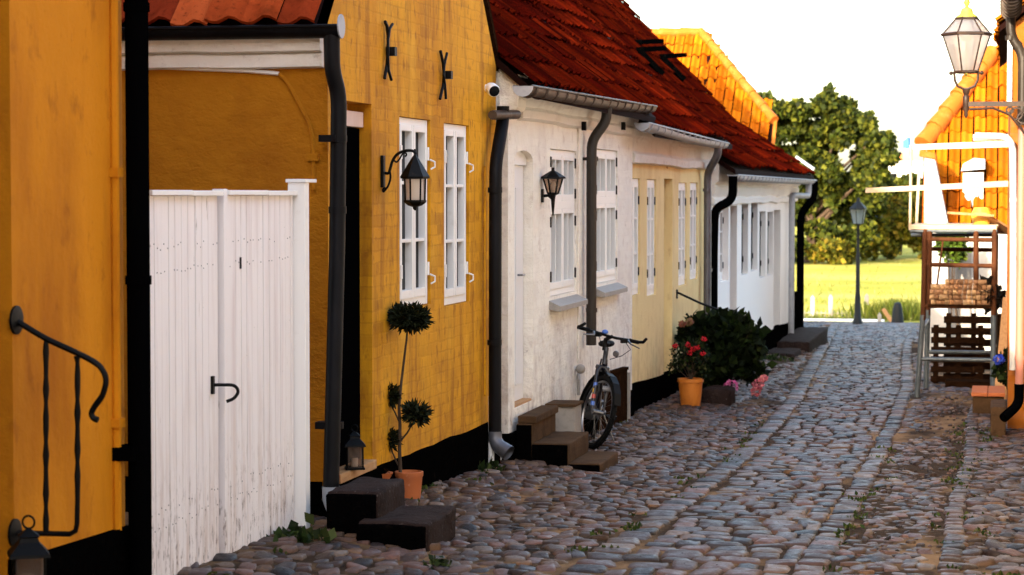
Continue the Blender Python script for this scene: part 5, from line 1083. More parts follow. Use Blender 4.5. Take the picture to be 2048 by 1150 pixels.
# ------------------------------------------------------------------ bicycle
def bicycle():
    fwd = Vector((.17, -.985, 0)).normalized(); base = Vector((-3.62, 20.2, GX(-3.5, 19.7)+.03)); lean = math.radians(8)
    left = Vector((0, 0, 1)).cross(fwd); up = Vector((0, 0, 1))*math.cos(lean)+left*math.sin(lean); lf = left*math.cos(lean)-Vector((0, 0, 1))*math.sin(lean)
    Fm = Matrix(((fwd.x, lf.x, up.x, base.x), (fwd.y, lf.y, up.y, base.y), (fwd.z, lf.z, up.z, base.z), (0, 0, 0, 1)))
    W = 1.04; r = .33; ax = Vector((W, 0, r)); head = Vector((W-.20, 0, .86)); hd = (head-Vector((W-.045, 0, r))).normalized()
    St = Matrix.Translation(ax)@Matrix.Rotation(math.radians(26), 4, hd)@Matrix.Translation(-ax)
    B = lambda x, y, z: Fm@Vector((x, y, z)); H = lambda x, y, z: Fm@(St@Vector((x, y, z)))
    t = thing('bicycle', base, 'black mountain bicycle with bar ends parked against the white wall by the stair', 'bicycle')
    def wheel(T, cx_):
        ring = lambda R, n=36: [T(cx_+R*math.cos(2*PI*i/n), 0, r+R*math.sin(2*PI*i/n)) for i in range(n+1)]
        mb = MB(); mb.tube([T(cx_, -.05, r), T(cx_, .05, r)], .022, 10); w = mb.build('wheel', M['steel'], t, smooth=True)
        mb = MB(); mb.tube(ring(r-.022), .025, 8, caps=False)
        for i in range(60):
            a = 2*PI*i/60; p = T(cx_+(r+.003)*math.cos(a), .012*(-1)**i, r+(r+.003)*math.sin(a)); mb.ball(p, .008, 5, 3)
        mb.build('tyre', M['lead_black'], w, smooth=True)
        mb = MB(); mb.tube(ring(r-.055), .012, 6, caps=False); mb.build('rim', M['steel'], w, smooth=True)
        mb = MB()
        for i in range(28):
            a = 2*PI*i/28; b = a+.5*(-1)**i; s = .03*(-1)**(i//2); mb.tube([T(cx_+.018*math.cos(b), s, r+.018*math.sin(b)), T(cx_+(r-.06)*math.cos(a), 0, r+(r-.06)*math.sin(a))], .0014, 4)
        mb.build('spokes', M['steel'], w)
    wheel(B, 0); wheel(H, W)
    bb = (.42, 0, .29); st = (.27, 0, .80); hb = (W-.155, 0, .74); ht = (W-.20, 0, .86); mb = MB()
    for p, q, rr in ((bb, st, .017), (bb, hb, .020), (st, ht, .016), (hb, (W-.205, 0, .885), .022)): mb.tube([B(*p), B(*q)], rr, 10)
    for s in (-1, 1): mb.tube([B(0, s*.06, r), B(bb[0], s*.03, bb[2])], .009, 8); mb.tube([B(0, s*.06, r), B(st[0]+.02, s*.025, st[2]-.06)], .008, 8)
    mb.build('frame', M['blue_bike'], t, smooth=True)
    mb = MB()
    for s in (-1, 1): mb.tube([H(W, s*.055, r), H(W-.055, s*.058, r+.20), H(W-.11, s*.055, .68), H(W-.135, s*.02, .72)], [.012, .017, .018, .02], 10)
    mb.tube([H(W-.135, -.06, .71), H(W-.135, .06, .71)], .02, 8); fk = mb.build('fork', M['blue_bike'], t, smooth=True)
    for zz, m_ in ((.38, 'stick_blue'), (.44, 'stick_red'), (.49, 'stick_yel'), (.54, 'stick_blue')):
        mb = MB(); x_ = W-.055-(zz-.53)*.28; mb.tube([H(x_-.004, -.058, zz), H(x_-.012, -.058, zz+.035)], .0185, 10); mb.build('decal', M[m_], fk, smooth=True)
    mb = MB(); mb.tube([H(*ht), H(W-.225, 0, .96)], .018, 10); mb.tube([H(W-.225, 0, .955), H(W-.12, 0, .995)], .017, 10); mb.build('stem', M['black_iron'], t, smooth=True)
    mb = MB(); bar = [(W-.20, -.29, 1.0), (W-.15, -.16, 1.0), (W-.12, -.05, .992), (W-.12, .05, .992), (W-.15, .16, 1.0), (W-.20, .29, 1.0)]; mb.tube([H(*p) for p in bar], .012, 10); hbk = mb.build('handlebar', M['black_iron'], t, smooth=True)
    for s in (-1, 1):
        mb = MB(); mb.tube([H(W-.205, s*.305, 1.0), H(W-.165, s*.20, 1.0)], .017, 10); mb.build('grip', M['lead_black'], hbk, smooth=True)
        mb = MB(); mb.tube([H(W-.20, s*.298, 1.0), H(W-.13, s*.315, 1.015), H(W-.07, s*.305, 1.05)], .0135, 8); mb.build('bar_end', M['lead_black'], hbk, smooth=True)
        mb = MB(); mb.tube([H(W-.14, s*.17, .995), H(W-.09, s*.18, .975), H(W-.10, s*.28, .955)], [.012, .008, .006], 8); mb.build('brake_lever', M['steel'], hbk, smooth=True)
        mb = MB(); mb.box((-.03, -.02, -.02), (.03, .02, .02), Matrix.Translation(H(W-.13, s*.13, .985))@Matrix.Rotation(.4*s, 4, 'Z')); mb.build('shifter', M['black_iron'], hbk, bevel=.006)
        mb = MB(); mb.tube([H(W-.10, s*.13, .98), H(W-.0, s*.15, .93), H(W+.01, s*.08, .86), H(W-.08, s*.02, .80)], .0035, 5); mb.build('brake_cable', M['lead_black'], t)
    mb = MB(); mb.ball(H(W-.13, -.07, 1.02), .03, 12, 8, (1, 1, .7)); mb.build('bell', M['stick_blue'], hbk, smooth=True)
    mb = MB(); mb.lathe([(.024, -.02), (.028, .012), (.02, .02)], H(W-.09, .07, .86), 12, Matrix.Rotation(PI/2, 3, 'X')); mb.build('headlight', M['steel'], t, smooth=True)
    mb = MB(); mb.lathe([(.026, -.04), (.026, .04)], H(W-.02, .045, .55), 10, Matrix.Rotation(PI/2, 3, 'Y')); mb.build('reflector', M['zinc_pale'], t, smooth=True)
    mb = MB()
    for i in range(9):
        a0 = math.radians(20+i*17); a1 = math.radians(20+(i+1)*17.4); P = [H(W+(r+.03)*math.cos(a), s, r+(r+.03)*math.sin(a)) for a in (a0, a1) for s in (-.032, .032)]; mb.add([P[0], P[1], P[3], P[2]], [(0, 1, 2, 3)])
    mb.build('mudguard', M['black_iron'], t)
    mb = MB(); mb.tube([B(.25, 0, .84), B(.27, 0, .80)], .014, 8); mb.build('seat_post', M['steel'], t)
    mb = MB(); mb.ball(B(.22, 0, .88), .075, 12, 8, (1.0, 1.6, .45)); mb.ball(B(.34, 0, .885), .04, 10, 6, (.8, 2, .5)); mb.build('saddle', M['lead_black'], t, smooth=True)
    mb = MB(); mb.lathe([(.095, -.004), (.095, .004)], B(.42, -.055, .29), 22, Matrix.Rotation(PI/2, 3, 'X')); mb.build('chainring', M['steel'], t)
    for s, a in ((-1, .35), (1, .35+PI)):
        e_ = (.42+.17*math.cos(a), s*.075, .29+.17*math.sin(a)); mb = MB(); mb.tube([B(.42, s*.07, .29), B(*e_)], .010, 8); ck = mb.build('crank', M['steel'], t)
        mb = MB(); Mp = Fm@Matrix.Translation((e_[0], s*.135, e_[2])); mb.box((-.045, -.05, -.014), (.045, .05, .014), Mp); mb.build('pedal', M['lead_black'], ck, bevel=.004)
    mb = MB(); mb.tube([B(.34, .05, .27), B(.30, .19, .02)], .007, 6); mb.build('kickstand', M['steel'], t)
bicycle()
v = XP(1161, 737, XW+.02); mb = MB(); mb.ball(XP(1161, 738, XW+.05), .045, 12, 8); mb.tube([XP(1156, 745, XW), XP(1157, 760, XW+.03), XP(1157, 790, XW+.03)], .016, 8); mb.build('vent_cap', M['plastic_grey'], wh, smooth=True)

# ------------------------------------------------------------------ plants by the cream house
def flower_head(parent, c, r, pal, n=120, seed=1, size=.03):
    g = np.random.default_rng(seed); d = g.normal(0, 1, (n, 3)); d /= np.linalg.norm(d, axis=1)[:, None]; P = np.array(c)+d*r*np.array([1, 1, .85])
    leaves('flower_head', M['petal'], parent, P-d*size*.3, size, pal, seed, .5, dirs=d*.6+g.normal(0, .6, (n, 3)))
GRN = [(.005, .010, .003), (.008, .016, .004), (.012, .023, .005), (.005, .010, .003), (.022, .036, .008)]
hb0 = Vector((-3.36, 27.0, G(27))); hy_ = thing('hydrangea_bush', hb0, 'big dark green hydrangea bush with pink flower heads low at its foot', 'bush')
S_ = lambda px, py, y=26.9: YP(px, py, y)
lob = []
for (px, py, rx, rz) in ((1440, 700, 55, 60), (1400, 690, 38, 45), (1480, 705, 42, 50), (1445, 650, 42, 25), (1500, 735, 28, 30), (1420, 740, 40, 40), (1395, 650, 26, 18), (1490, 665, 26, 22)):
    c_ = S_(px, py); k_ = 26.9/4500; lob.append(((c_.x, c_.y+rnd.uniform(-.1, .1), c_.z), (rx*k_, min(rx*k_, .33), rz*k_)))
P = blob_points(2100, lob, 5, .55); P = P[P[:, 2] > G(27)+.05]
leaves('foliage', M['leaf'], hy_, P, .135, GRN, 6, .36, up=.5)
mb = MB(); g = np.random.default_rng(3)
for i in range(12): a = P[g.integers(0, len(P))]; mb.tube([hb0+Vector((g.normal(0, .08), g.normal(0, .06), 0)), (hb0+Vector(a))/2+Vector((0, 0, .1)), Vector(a)], [.012, .009, .005], 5)
mb.build('stems', M['bark'], hy_)
for i, (px, py, r_, pal) in enumerate(((1462, 772, .075, [(.65, .12, .36), (.75, .25, .5)]), (1516, 768, .06, [(.62, .13, .18), (.7, .22, .25)]), (1511, 783, .05, [(.5, .10, .12), (.66, .2, .2)]), (1528, 757, .035, [(.7, .2, .25), (.75, .3, .3)]), (1378, 644, .04, [(.45, .2, .14), (.3, .22, .08)]), (1364, 648, .03, [(.5, .15, .12), (.4, .2, .1)]))):
    flower_head(hy_, S_(px, py, 26.5), r_, pal, 110, i)
yp_ = 25.3; pr = Vector((YP(1381, 805, yp_).x, yp_, G(yp_))); rp = thing('potted_rose', pr, 'red flowering rose in a shiny orange glazed pot beside the cream wall', 'potted plant')
hh = YP(1381, 757, yp_).z-pr.z; hh = max(hh, .27)
mb = MB(); mb.lathe([(.095, 0), (.105, .01), (.125, hh*.5), (.138, hh*.88), (.15, hh*.9), (.15, hh), (.13, hh+.002), (.125, hh-.03), (.02, hh-.035)], pr, 26); mb.build('pot', M['glaze'], rp, smooth=True)
lob = []
for (px, py, rx, rz) in ((1378, 725, 34, 22), (1360, 712, 20, 26), (1398, 715, 22, 30), (1385, 695, 22, 18), (1405, 740, 14, 14), (1345, 735, 10, 14)):
    c_ = YP(px, py, yp_); k_ = yp_/4500; lob.append(((c_.x, c_.y+rnd.uniform(-.06, .06), c_.z), (rx*k_, rx*k_, rz*k_)))
P = blob_points(900, lob, 8, .3); leaves('foliage', M['leaf'], rp, P, .04, GRN+[(.06, .065, .02)], 8, .4)
mb = MB(); g = np.random.default_rng(5)
for i in range(16): a = Vector(P[g.integers(0, len(P))]); mb.tube([pr+Vector((0, 0, hh-.03)), (pr+Vector((0, 0, hh))+a)/2, a], .004, 4)
mb.build('stems', M['bark'], rp)
for i, (px, py) in enumerate(((1351, 692), (1376, 690), (1379, 706), (1408, 678), (1406, 707), (1386, 698), (1395, 695))):
    flower_head(rp, YP(px, py, yp_-.1), .022, [(.75, .03, .05), (.6, .02, .03)], 40, i+20, .024)
a = YP(1403, 778, 25.9); b = YP(1460, 800, 25.9); mb = MB(); mb.box((a.x, 25.9, -.9), (b.x, 26.45, a.z)); tag(mb.build('stone_step', M['granite'], bevel=.03, rough=.02), 'rough stone step between the orange glazed pot and the pink hydrangea flowers', 'step', 'stone doorsteps')
m0 = XP(1353, 584, X0); rl = thing('iron_handrail', m0, 'thin black iron rail sloping from the cream wall over the hydrangea', 'handrail')
mb = MB(); mb.box((X0, m0.y-.03, XP(1353, 597, X0).z), (X0+.015, m0.y+.03, m0.z+.03)); mb.build('wall_flange', M['black_iron'], rl)
mb = MB(); mb.tube([m0, YP(1400, 606, m0.y), YP(1440, 621, m0.y), YP(1458, 627, m0.y), YP(1466, 633, m0.y), YP(1467, 640, m0.y)], .014, 8); mb.tube([YP(1464, 632, m0.y), (YP(1464, 632, m0.y).x, m0.y, G(27))], .012, 8); mb.build('top_rail', M['black_iron'], rl, smooth=True)

# weeds
def weed(name, c, n, r, h, label, pal, size, seed):
    g = np.random.default_rng(seed); P = np.stack([c[0]+g.normal(0, r, n), c[1]+g.normal(0, r*.8, n), G(c[1])+.02+np.abs(g.normal(0, h, n))], 1)
    return tag(leaves(name, M['leaf'], None, P, size, pal, seed, .35, origin=(c[0], c[1], G(c[1])), up=.9), label, 'weeds', 'weeds along the house fronts')
WP = [(.02, .035, .010), (.03, .05, .012), (.015, .024, .008), (.06, .075, .02)]
for i, (px, py, n, r, h, lb_) in enumerate(((600, 1118, 300, .06, .045, 'dark leafy weeds between the gate post foot and the cobbles'), (880, 1150, 70, .035, .02, 'small green weed among the cobbles at the bottom frame edge'), (960, 950, 130, .04, .045, 'weeds in the corner below the white drain pipe'), (1560, 722, 160, .16, .05, 'weeds along the black plinth before the far stone step'))):
    p = ZP(px, py, G(12)); 
    if i == 2: p = Vector((-3.72, 16.4, 0))
    if i == 3: p = Vector((-3.55, 36, 0))
    weed('weed', (p.x, p.y), n, r, h, lb_, WP, .075 if i != 1 else .035, 30+i)

# ------------------------------------------------------------------ scaffold, bricks, pallets, planks at the right
d1, d2 = 28.3, 29.9; s1 = lambda px, py: YP(px, py, d1); s2 = lambda px, py: YP(px, py, d2)
sf = thing('scaffold', (s1(1910, 785).x, d1, G(d1)), 'tubular trestle scaffold with a plank deck and white guard rails', 'scaffold')
def tubes(nm, m_, segs, r=.022):
    for sg in segs: mb = MB(); mb.tube(sg, r, 10); mb.build(nm, M[m_], sf, smooth=True)
gl = G(d1); foot = lambda p, d: Vector((p.x, d, G(d)+.01))
fl, fr = foot(s1(1834, 785), d1), foot(s1(1986, 780), d1); bl_, br_ = foot(s2(1852, 762), d2), foot(s2(1990, 760), d2)
tubes('leg', 'galv', [[fl, s1(1846, 630)], [fr, s1(1987, 630)], [bl_, s2(1856, 620)], [br_, s2(1990, 620)]], .034)
tubes('upright', 'rust', [[s1(1846, 640), s1(1850, 470), s1(1851, 458)], [s1(1987, 640), s1(1989, 458)], [s2(1856, 630), s2(1860, 470)], [s2(1990, 630), s2(1992, 470)], [s1(1858, 610), s1(1859, 462)], [s1(1952, 610), s1(1952, 462)]], .033)
tubes('rung', 'rust', [[s1(1849, 478), s1(1989, 480)], [s1(1848, 529), s1(1988, 532)], [s1(1846, 612), s1(1987, 613)], [s2(1860, 498), s2(1992, 500)], [s2(1858, 612), s2(1990, 614)]], .027)
tubes('cross_bar', 'galv', [[s1(1838, 718), s1(1986, 720)], [s2(1853, 704), s2(1990, 705)], [s1(1842, 660), s2(1855, 640)], [s1(1986, 700), s2(1990, 690)]], .026)
tubes('brace', 'rust', [[s1(1870, 600), s1(1886, 480)]], .012)
for i in range(5):
    mb = MB(); y = d1-.03+i*.34; mb.box((YP(1821, 455, d1).x+.012*(i % 2), y, s1(1900, 459).z), (YP(1993, 455, d1).x+.02*(i % 2), y+.32, s1(1900, 450).z)); mb.build('deck_plank', M['wood_pale'], sf, bevel=.004)
tubes('deck_tube', 'galv', [[s1(1820, 462), s1(1994, 462)], [s2(1822, 470), s2(1996, 470)]], .024)
tubes('guard_post', 'wood_pale', [[s1(1820, 460), s1(1821, 400), s1(1822, 290)]], .018)
for (a, b, th, lbl, y_) in (((1833, 448), (1838, 342), .05, None, d2), ((1851, 448), (1853, 330), .03, None, d2)):
    mb = MB(); mb.bar(YP(*a, y_), YP(*b, y_), .035, th, up=(0, 1, 0)); mb.build('guard_post', M['wood_pale'], sf)
mb = MB(); p, q_ = s1(1822, 295), s1(2024, 287); mb.prism([s1(1822, 300), s1(2024, 294), s1(2024, 281), s1(1822, 289)], (0, .04, 0)); mb.build('guard_rail', M['old_white'], sf, bevel=.004)
mb = MB(); mb.prism([s1(1731, 386), s1(2024, 373), s1(2024, 361), s1(1731, 376)], (0, -.045, 0)); mb.build('guard_rail', M['wood_pale'], sf, bevel=.004)
mb = MB(); mb.prism([YP(1946, 281, d2), YP(2026, 280, d2), YP(2026, 268, d2), YP(1946, 269, d2)], (0, .04, 0)); mb.build('guard_rail', M['old_white'], sf, bevel=.004)
mb = MB(); mb.bar(s1(1896, 426)+Vector((0, .3, 0)), s1(1985, 432)+Vector((0, .5, 0)), .10, .03); mb.bar(s1(1960, 428)+Vector((0, .5, 0)), s1(2026, 470)+Vector((0, 1.0, 0)), .2, .025); mb.build('toe_board', M['wood_raw'], sf)
mb = MB(); k = s1(1962, 432)+Vector((0, .7, 0)); mb.lathe([(.10, -.12), (.13, 0), (.13, .02), (.09, .1)], k, 16); tag(mb.build('bucket', M['stick_yel'], bevel=0), 'yellow tub standing on the scaffold deck', 'bucket')
# blue sheet on the guard post
mb = MB(); c_ = s1(1811, 288); n = 5
vs = [c_+Vector((-.03+.022*i, .01*math.sin(i*1.7), -.05+.03*j+.012*i*(j > 0)+.012*math.sin(i*2+j))) for i in range(n) for j in range(4)]
mb.add(vs, [(i*4+j, (i+1)*4+j, (i+1)*4+j+1, i*4+j+1) for i in range(n-1) for j in range(3)]); mb.prism([vs[0], vs[16], vs[19], vs[3]], (0, .03, 0)); tag(mb.build('plastic_rag', M['blue_cloth']), 'crumpled blue plastic rag tied to the scaffold guard post', 'rag')
# bricks on the shelf
def brick_stack():
    g = np.random.default_rng(9); z0 = s1(1900, 612).z+.018; x0, x1 = s1(1859, 600).x, s1(1980, 600).x; W_, Ht = .058, .115; Vv, Qq, Tt, o = [], [], [], 0
    pal = np.array([(.36, .20, .10), (.30, .15, .07), (.42, .26, .13), (.25, .13, .065)])
    sh = MB(); sh.box((x0-.02, d1-.05, z0-.016), (x1+.02, d1+.35, z0)); sh.build('shelf_board', M['wood_dark'], sf)
    for r in range(5):
        x = x0+g.uniform(0, .02); hgt = .062
        while x < x1-.04:
            w = .057 if g.uniform() < .7 else .11
            if r == 4 and abs(x-(x0+x1)/2-.02) > .22: x += w; continue
            yo = g.uniform(-.03, .01); lo = np.array([x+.002, d1-.04+yo, z0+r*hgt+.002]); hi = np.array([min(x+w-.003, x1+.02), d1+.20+yo, z0+(r+1)*hgt-.002])
            Vv.append(np.array([[(lo, hi)[a][0], (lo, hi)[b][1], (lo, hi)[c][2]] for a, b, c in ((0, 0, 0), (1, 0, 0), (1, 1, 0), (0, 1, 0), (0, 0, 1), (1, 0, 1), (1, 1, 1), (0, 1, 1))]))
            Qq.append(np.array([(0, 3, 2, 1), (4, 5, 6, 7), (0, 1, 5, 4), (1, 2, 6, 5), (2, 3, 7, 6), (3, 0, 4, 7)])+o); Tt.append(np.repeat((pal[g.integers(0, 4)]*g.uniform(.7, 1.2))[None], 8, 0)); o += 8; x += w
    ob = None
    bx = zip(Vv, Tt); first = None
    for V_, T_2 in bx:
        b = np_mesh('brick', V_, np.array([(0, 3, 2, 1), (4, 5, 6, 7), (0, 1, 5, 4), (1, 2, 6, 5), (2, 3, 7, 6), (3, 0, 4, 7)]), M['brick'], None, T_2, smooth=False, origin=V_.mean(0)*np.array([1, 1, 0])+np.array([0, 0, V_[:, 2].min()]))
        tag(b, 'tan brick in the stack on the scaffold shelf', 'brick', 'bricks stacked on the scaffold shelf')
brick_stack()
k = s1(1976, 590); g = np.random.default_rng(4)
P = blob_points(160, [((k.x, d1+.05, k.z), (.10, .08, .18)), ((k.x+.12, d1+.1, k.z-.08), (.12, .08, .08))], 3, .3)
tag(leaves('dark_sacking', M['leaf'], None, P, .12, [(.010, .010, .010), (.02, .016, .012)], 5, .5, origin=(k.x, d1, k.z-.2)), 'dark ragged bundle lying beside the brick stack on the scaffold', 'bundle')
def pallet(c, w, h, tilt, label):
    t = thing('pallet', c, label, 'pallet', 'old pallets behind the scaffold'); Mx = Matrix.Translation(c)@Matrix.Rotation(tilt, 4, 'X')
    for i in range(6): mb = MB(); z = h*(i+.1)/6; mb.box((-w/2, -.012, z), (w/2, .012, z+h*.105), Mx); mb.build('board', M['wood_dark'], t)
    for i in range(3): mb = MB(); x = -w/2+.03+(w-.12)*i/2; mb.box((x, .013, 0), (x+.07, .10, h), Mx); mb.build('bearer', M['wood_dark'], t)
    return t
pc_ = YP(1915, 745, 31.2); pallet(Vector((pc_.x, 31.2, G(31.2)+.02)), .72, .80, -.14, 'old brown pallet standing upright under the scaffold deck, front one')
pallet(Vector((pc_.x+.2, 31.6, G(31.6)+.02)), .8, .95, -.10, 'taller dark pallet leaning behind the front pallet under the scaffold')
mb = MB(); a = YP(1890, 770, 30.3); mb.box((a.x, 30.3, G(30.3)), (a.x+.7, 30.7, G(30.3)+.10)); tag(mb.build('timber_beam', M['wood_dark'], bevel=.01), 'dark timber beam lying on the ground below the pallets', 'timber')
for i, (px, pt2) in enumerate(((1998, 2020), (2008, 2026), (1992, 2012))):
    a = YP(px, 790, 26.8); a.z = G(26.8); b = YP(pt2, 568+i*14, 27.2); mb = MB(); mb.bar(a+Vector((0, i*.05, 0)), b+Vector((0, i*.05, 0)), .07, .025, up=(0, 1, 0)); tag(mb.build('leaning_plank', M['wood_raw'], bevel=.003), ('middle', 'rightmost', 'leftmost')[i]+' of three orange timber planks leaning by the right wall', 'plank', 'planks leaning at the right wall')
bh = Vector((YP(2006, 770, 25.0).x, 25.0, YP(2000, 790, 25.0).z)); th_ = thing('blue_hydrangea', bh, 'potted hydrangea with one vivid blue flower head beside the red pipe', 'potted plant')
bh.z = G(25)+.3
mb = MB(); mb.lathe([(.07, G(25)+.0), (.10, G(25)+.2), (.105, G(25)+.22), (.09, G(25)+.2)], (bh.x, 25.0, 0), 16); mb.build('pot', M['pot_grey'], th_, smooth=True)
k = YP(2014, 735, 25.0); P = blob_points(220, [((k.x, 25.0, k.z), (.10, .10, .16))], 4, .4); leaves('foliage', M['leaf'], th_, P, .09, GRN, 5, .4)
flower_head(th_, YP(1997, 719, 24.85), .052, [(.04, .09, .6), (.08, .16, .75)], 110, 4, .03)

# ------------------------------------------------------------------ beyond the street: trees, hedge, meadow furniture
def tree(name, lobes, base, n, size, pal, label, cat, seed, trunk_r=.25, shell=.6, group=None):
    t = thing(name, base, label, cat, group); P = blob_points(n, lobes, seed, shell); mb = MB()
    g = np.random.default_rng(seed)
    top = Vector(lobes[0][0]); base = Vector(base); mb.tube([base+Vector((0, 0, -.1)), base.lerp(top, .3)+Vector((.1, 0, 0)), base.lerp(top, .7), top], [trunk_r, trunk_r*.75, trunk_r*.5, trunk_r*.2], 8)
    for l, r in lobes[1:22]:
        s = base.lerp(top, g.uniform(.25, .6)); e = Vector(l); mb.tube([s, s.lerp(e, .5)+Vector((0, 0, .2)), e], [trunk_r*.4, trunk_r*.25, trunk_r*.08], 6)
    mb.build('trunk', M['bark'], t, smooth=True); leaves('crown', M['leaf'], t, P, size, pal, seed, .42); return t
def lobe(px, py, rx, rz, y, ry=None): c_ = YP(px, py, y); k_ = y/4500; return ((c_.x, y+rnd.uniform(-1, 1)*rx*k_*.5, c_.z), (rx*k_, (ry or rx)*k_, rz*k_))
TP = [(.034, .048, .006), (.054, .066, .008), (.020, .030, .005), (.095, .10, .012), (.009, .014, .003)]
yt_ = 102.; big = ((1615, 330, 80, 110), (1640, 250, 80, 60), (1700, 300, 60, 70), (1560, 290, 60, 90), (1600, 440, 90, 70), (1700, 420, 70, 70), (1525, 240, 40, 50), (1505, 250, 40, 60), (1510, 300, 40, 60), (1750, 300, 28, 26), (1740, 380, 40, 40))
lob = [lobe(1615, 330, 40, 40, yt_)]; g = np.random.default_rng(77)
for _ in range(225):
    B_2 = big[g.integers(0, len(big))]; a = g.uniform(0, 2*PI); q_ = g.uniform(.15, 1)**.5; lob.append(lobe(B_2[0]+B_2[2]*q_*math.cos(a), B_2[1]+B_2[3]*q_*math.sin(a), g.uniform(9, 24), g.uniform(8, 19), yt_+g.uniform(-2.2, 1.2)))
tree('leafy_tree', lob, (YP(1620, 520, yt_).x, yt_, G(yt_)), 44000, .27, TP, 'large bushy green tree beyond the meadow at the end of the street', 'tree', 41, .3, .62)
HP = [(.11, .11, .010), (.15, .13, .012), (.07, .075, .008), (.18, .13, .015), (.03, .036, .006)]
for i, (px, py, rx, rz, yy, n, lb_, pal) in enumerate(((1730, 470, 40, 42, 106, 2600, 'yellowish green bush just behind the street lamp', HP), (1785, 465, 46, 50, 107, 3000, 'broad olive bush between the lamp and the scaffold', HP), (1850, 460, 40, 60, 108, 2200, 'tall olive bush behind the scaffold', HP), (1660, 505, 40, 24, 100, 1500, 'low rounded bush at the foot of the big tree', HP), (1778, 385, 62, 38, 118, 5200, 'dark bush below the pale flat building', TP), (1800, 425, 50, 40, 112, 3600, 'rounded bush between the dark bush and the scaffold', HP), (1560, 500, 50, 26, 100, 1500, 'shadowed bush left of the big tree foot', TP))):
    lob = [lobe(px, py, rx*.5, rz*.5, yy)]+[lobe(px+rnd.uniform(-.85, .85)*rx, py+rnd.uniform(-.8, .8)*rz, rx*rnd.uniform(.2, .42), rz*rnd.uniform(.2, .4), yy+rnd.uniform(-1.5, .5)) for _ in range(20)]
    tree('bush', lob, (YP(px, py, yy).x, yy, G(yy)), n, .26, pal, lb_, 'bush', 50+i, .08, .5, 'bushes along the far edge of the meadow')
wy = 37.0; lob = [lobe(1905, 490, 26, 28, wy), lobe(1890, 480, 14, 18, wy), lobe(1915, 505, 14, 22, wy)]
tree('climbing_shrub', lob, (YP(1905, 600, wy).x, wy, G(wy)), 700, .10, [(.09, .15, .015), (.06, .10, .012), (.12, .16, .02)], 'bright green shrub against the white wall behind the scaffold', 'shrub', 70, .03, .3)
pb_ = 150.; a, b = YP(1742, 345, pb_), YP(1850, 325, pb_)
fb = thing('flat_roof_building', ((a.x+b.x)/2, pb_, G(pb_)), 'long pale flat roofed building far beyond the tree', 'building')
mb = MB(); mb.box((a.x, pb_, G(pb_)-.5), (b.x+1, pb_+8, b.z-.15)); mb.build('wall', M['far_white'], fb); mb = MB(); mb.box((a.x-.2, pb_-.2, b.z-.148), (b.x+1.2, pb_+8.2, b.z+.1)); mb.build('roof', M['zinc_pale'], fb)
mb = MB(); k = YP(1797, 322, pb_); mb.box((k.x-.2, pb_+1, k.z-.3), (k.x+.2, pb_+1.4, k.z+.5)); mb.build('chimney', M['terracotta'], fb)
for i in range(4): mb = MB(); x = a.x+1+i*1.3; mb.box((x, pb_-.03, b.z-1.6), (x+.7, pb_-.003, b.z-.7)); mb.build('window', M['pane'], fb)
ay = 60.; mb = MB(); p0 = YP(1849, 330, ay); mb.tube([(p0.x, ay, G(ay)), (p0.x, ay, YP(1849, 247, ay).z)], .03, 6); mb.tube([YP(1846, 268, ay), YP(1866, 270, ay)], .03, 5); tag(mb.build('antenna_mast', M['galv']), 'thin mast with a short arm left of the orange hipped roof', 'mast')
fy = 66.
for i, (px, h) in enumerate(((1625, 595), (1661, 594), (1733, 592), (1759, 630))):
    yy = fy if i < 3 else 62; p = YP(px, 640, yy); mb = MB(); w = .06 if i < 3 else .05; mb.box((p.x-w, yy-.04, G(yy)-.1), (p.x+w, yy+.04, YP(px, h, yy).z)); mb.prism([(p.x-w, yy-.04, YP(px, h, yy).z), (p.x+w, yy-.04, YP(px, h, yy).z), (p.x, yy-.04, YP(px, h, yy).z+.08)], (0, .08, 0))
    tag(mb.build('white_post', M['plastic_grey']), ('leftmost white post at the meadow edge', 'broad white post between the corner house and the lamp', 'white post just right of the street lamp', 'short pale post beside the leaning orange stake')[i], 'post', 'posts at the meadow edge')
mb = MB(); 
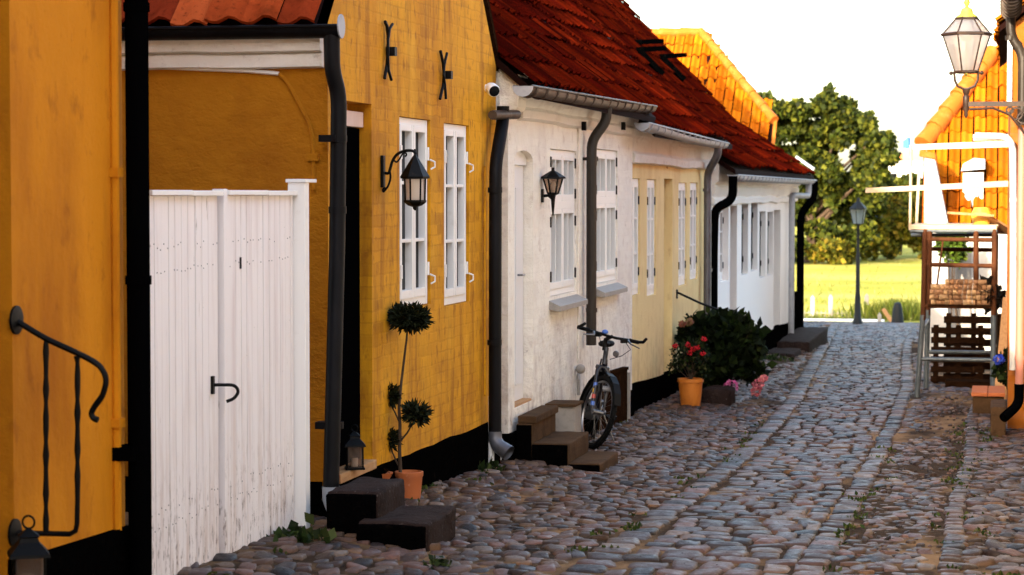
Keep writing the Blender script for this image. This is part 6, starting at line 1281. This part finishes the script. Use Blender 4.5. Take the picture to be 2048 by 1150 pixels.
for i in range(30): x = YP(1600, 600, fy).x+i*.12; mb.tube([(x, fy+.1, G(fy)), (x+.01, fy+.1, G(fy)+.32)], .012, 4)
mb.tube([(YP(1600, 600, fy).x, fy+.1, G(fy)+.25), (YP(1600, 600, fy).x+3.6, fy+.1, G(fy)+.25)], .012, 4); tag(mb.build('wire_fence', M['plastic_grey']), 'low wire fence across the meadow edge behind the lamp', 'fence')
a, b = YP(1600, 652, 62.5), YP(1768, 640, 62.5); mb = MB(); mb.box((a.x, 62.4, -2.2), (b.x, 62.8, b.z)); tag(mb.build('low_wall', M['far_white'], bevel=.02), 'low whitewashed wall between the cobbles and the meadow', 'wall')
p = YP(1795, 655, 61.); p.z = G(61); mb = MB(); mb.lathe([(.17, 0), (.16, .1), (.13, .40), (.09, .55), (.02, .58)], p, 14); tag(mb.build('bollard', M['lamp_post'], smooth=True), 'dark squat stone bollard right of the street lamp', 'bollard')
a, b = YP(1786, 650, 61.5), YP(1766, 625, 61.5); a.z = G(61.5); mb = MB(); mb.bar(a, b+Vector((0, 0, .1)), .10, .08, up=(0, 1, 0)); tag(mb.build('stake', M['wood_raw']), 'orange wooden stake leaning beside the dark bollard', 'stake')
g = np.random.default_rng(12); n = 5000; px = g.uniform(-8, -.5, n); py = 63+g.exponential(9, n); hh_ = .14+.0*px
tallm = np.exp(-((px+3.0)/.9)**2)*(py < 72); P = np.stack([px, py, [G(v)+.03 for v in py]], 1)
tag(leaves('tall_grass', M['leaf'], None, P, .22, [(.16, .19, .03), (.22, .22, .05), (.10, .13, .02), (.30, .27, .09)], 13, .06, up=2.2), 'long sunlit meadow grass beyond the low wall', 'grass', kind='stuff')
P = np.stack([g.normal(-2.9, .45, 900), g.uniform(63.5, 66, 900), np.full(900, G(64.5)+.05)], 1)
tag(leaves('weed_clump', M['leaf'], None, P, .55, [(.16, .18, .02), (.24, .24, .04), (.10, .13, .015)], 14, .05, up=2.6, origin=(-2.9, 64.5, G(64.5))), 'tall weedy grass clump behind the bollard', 'weeds')
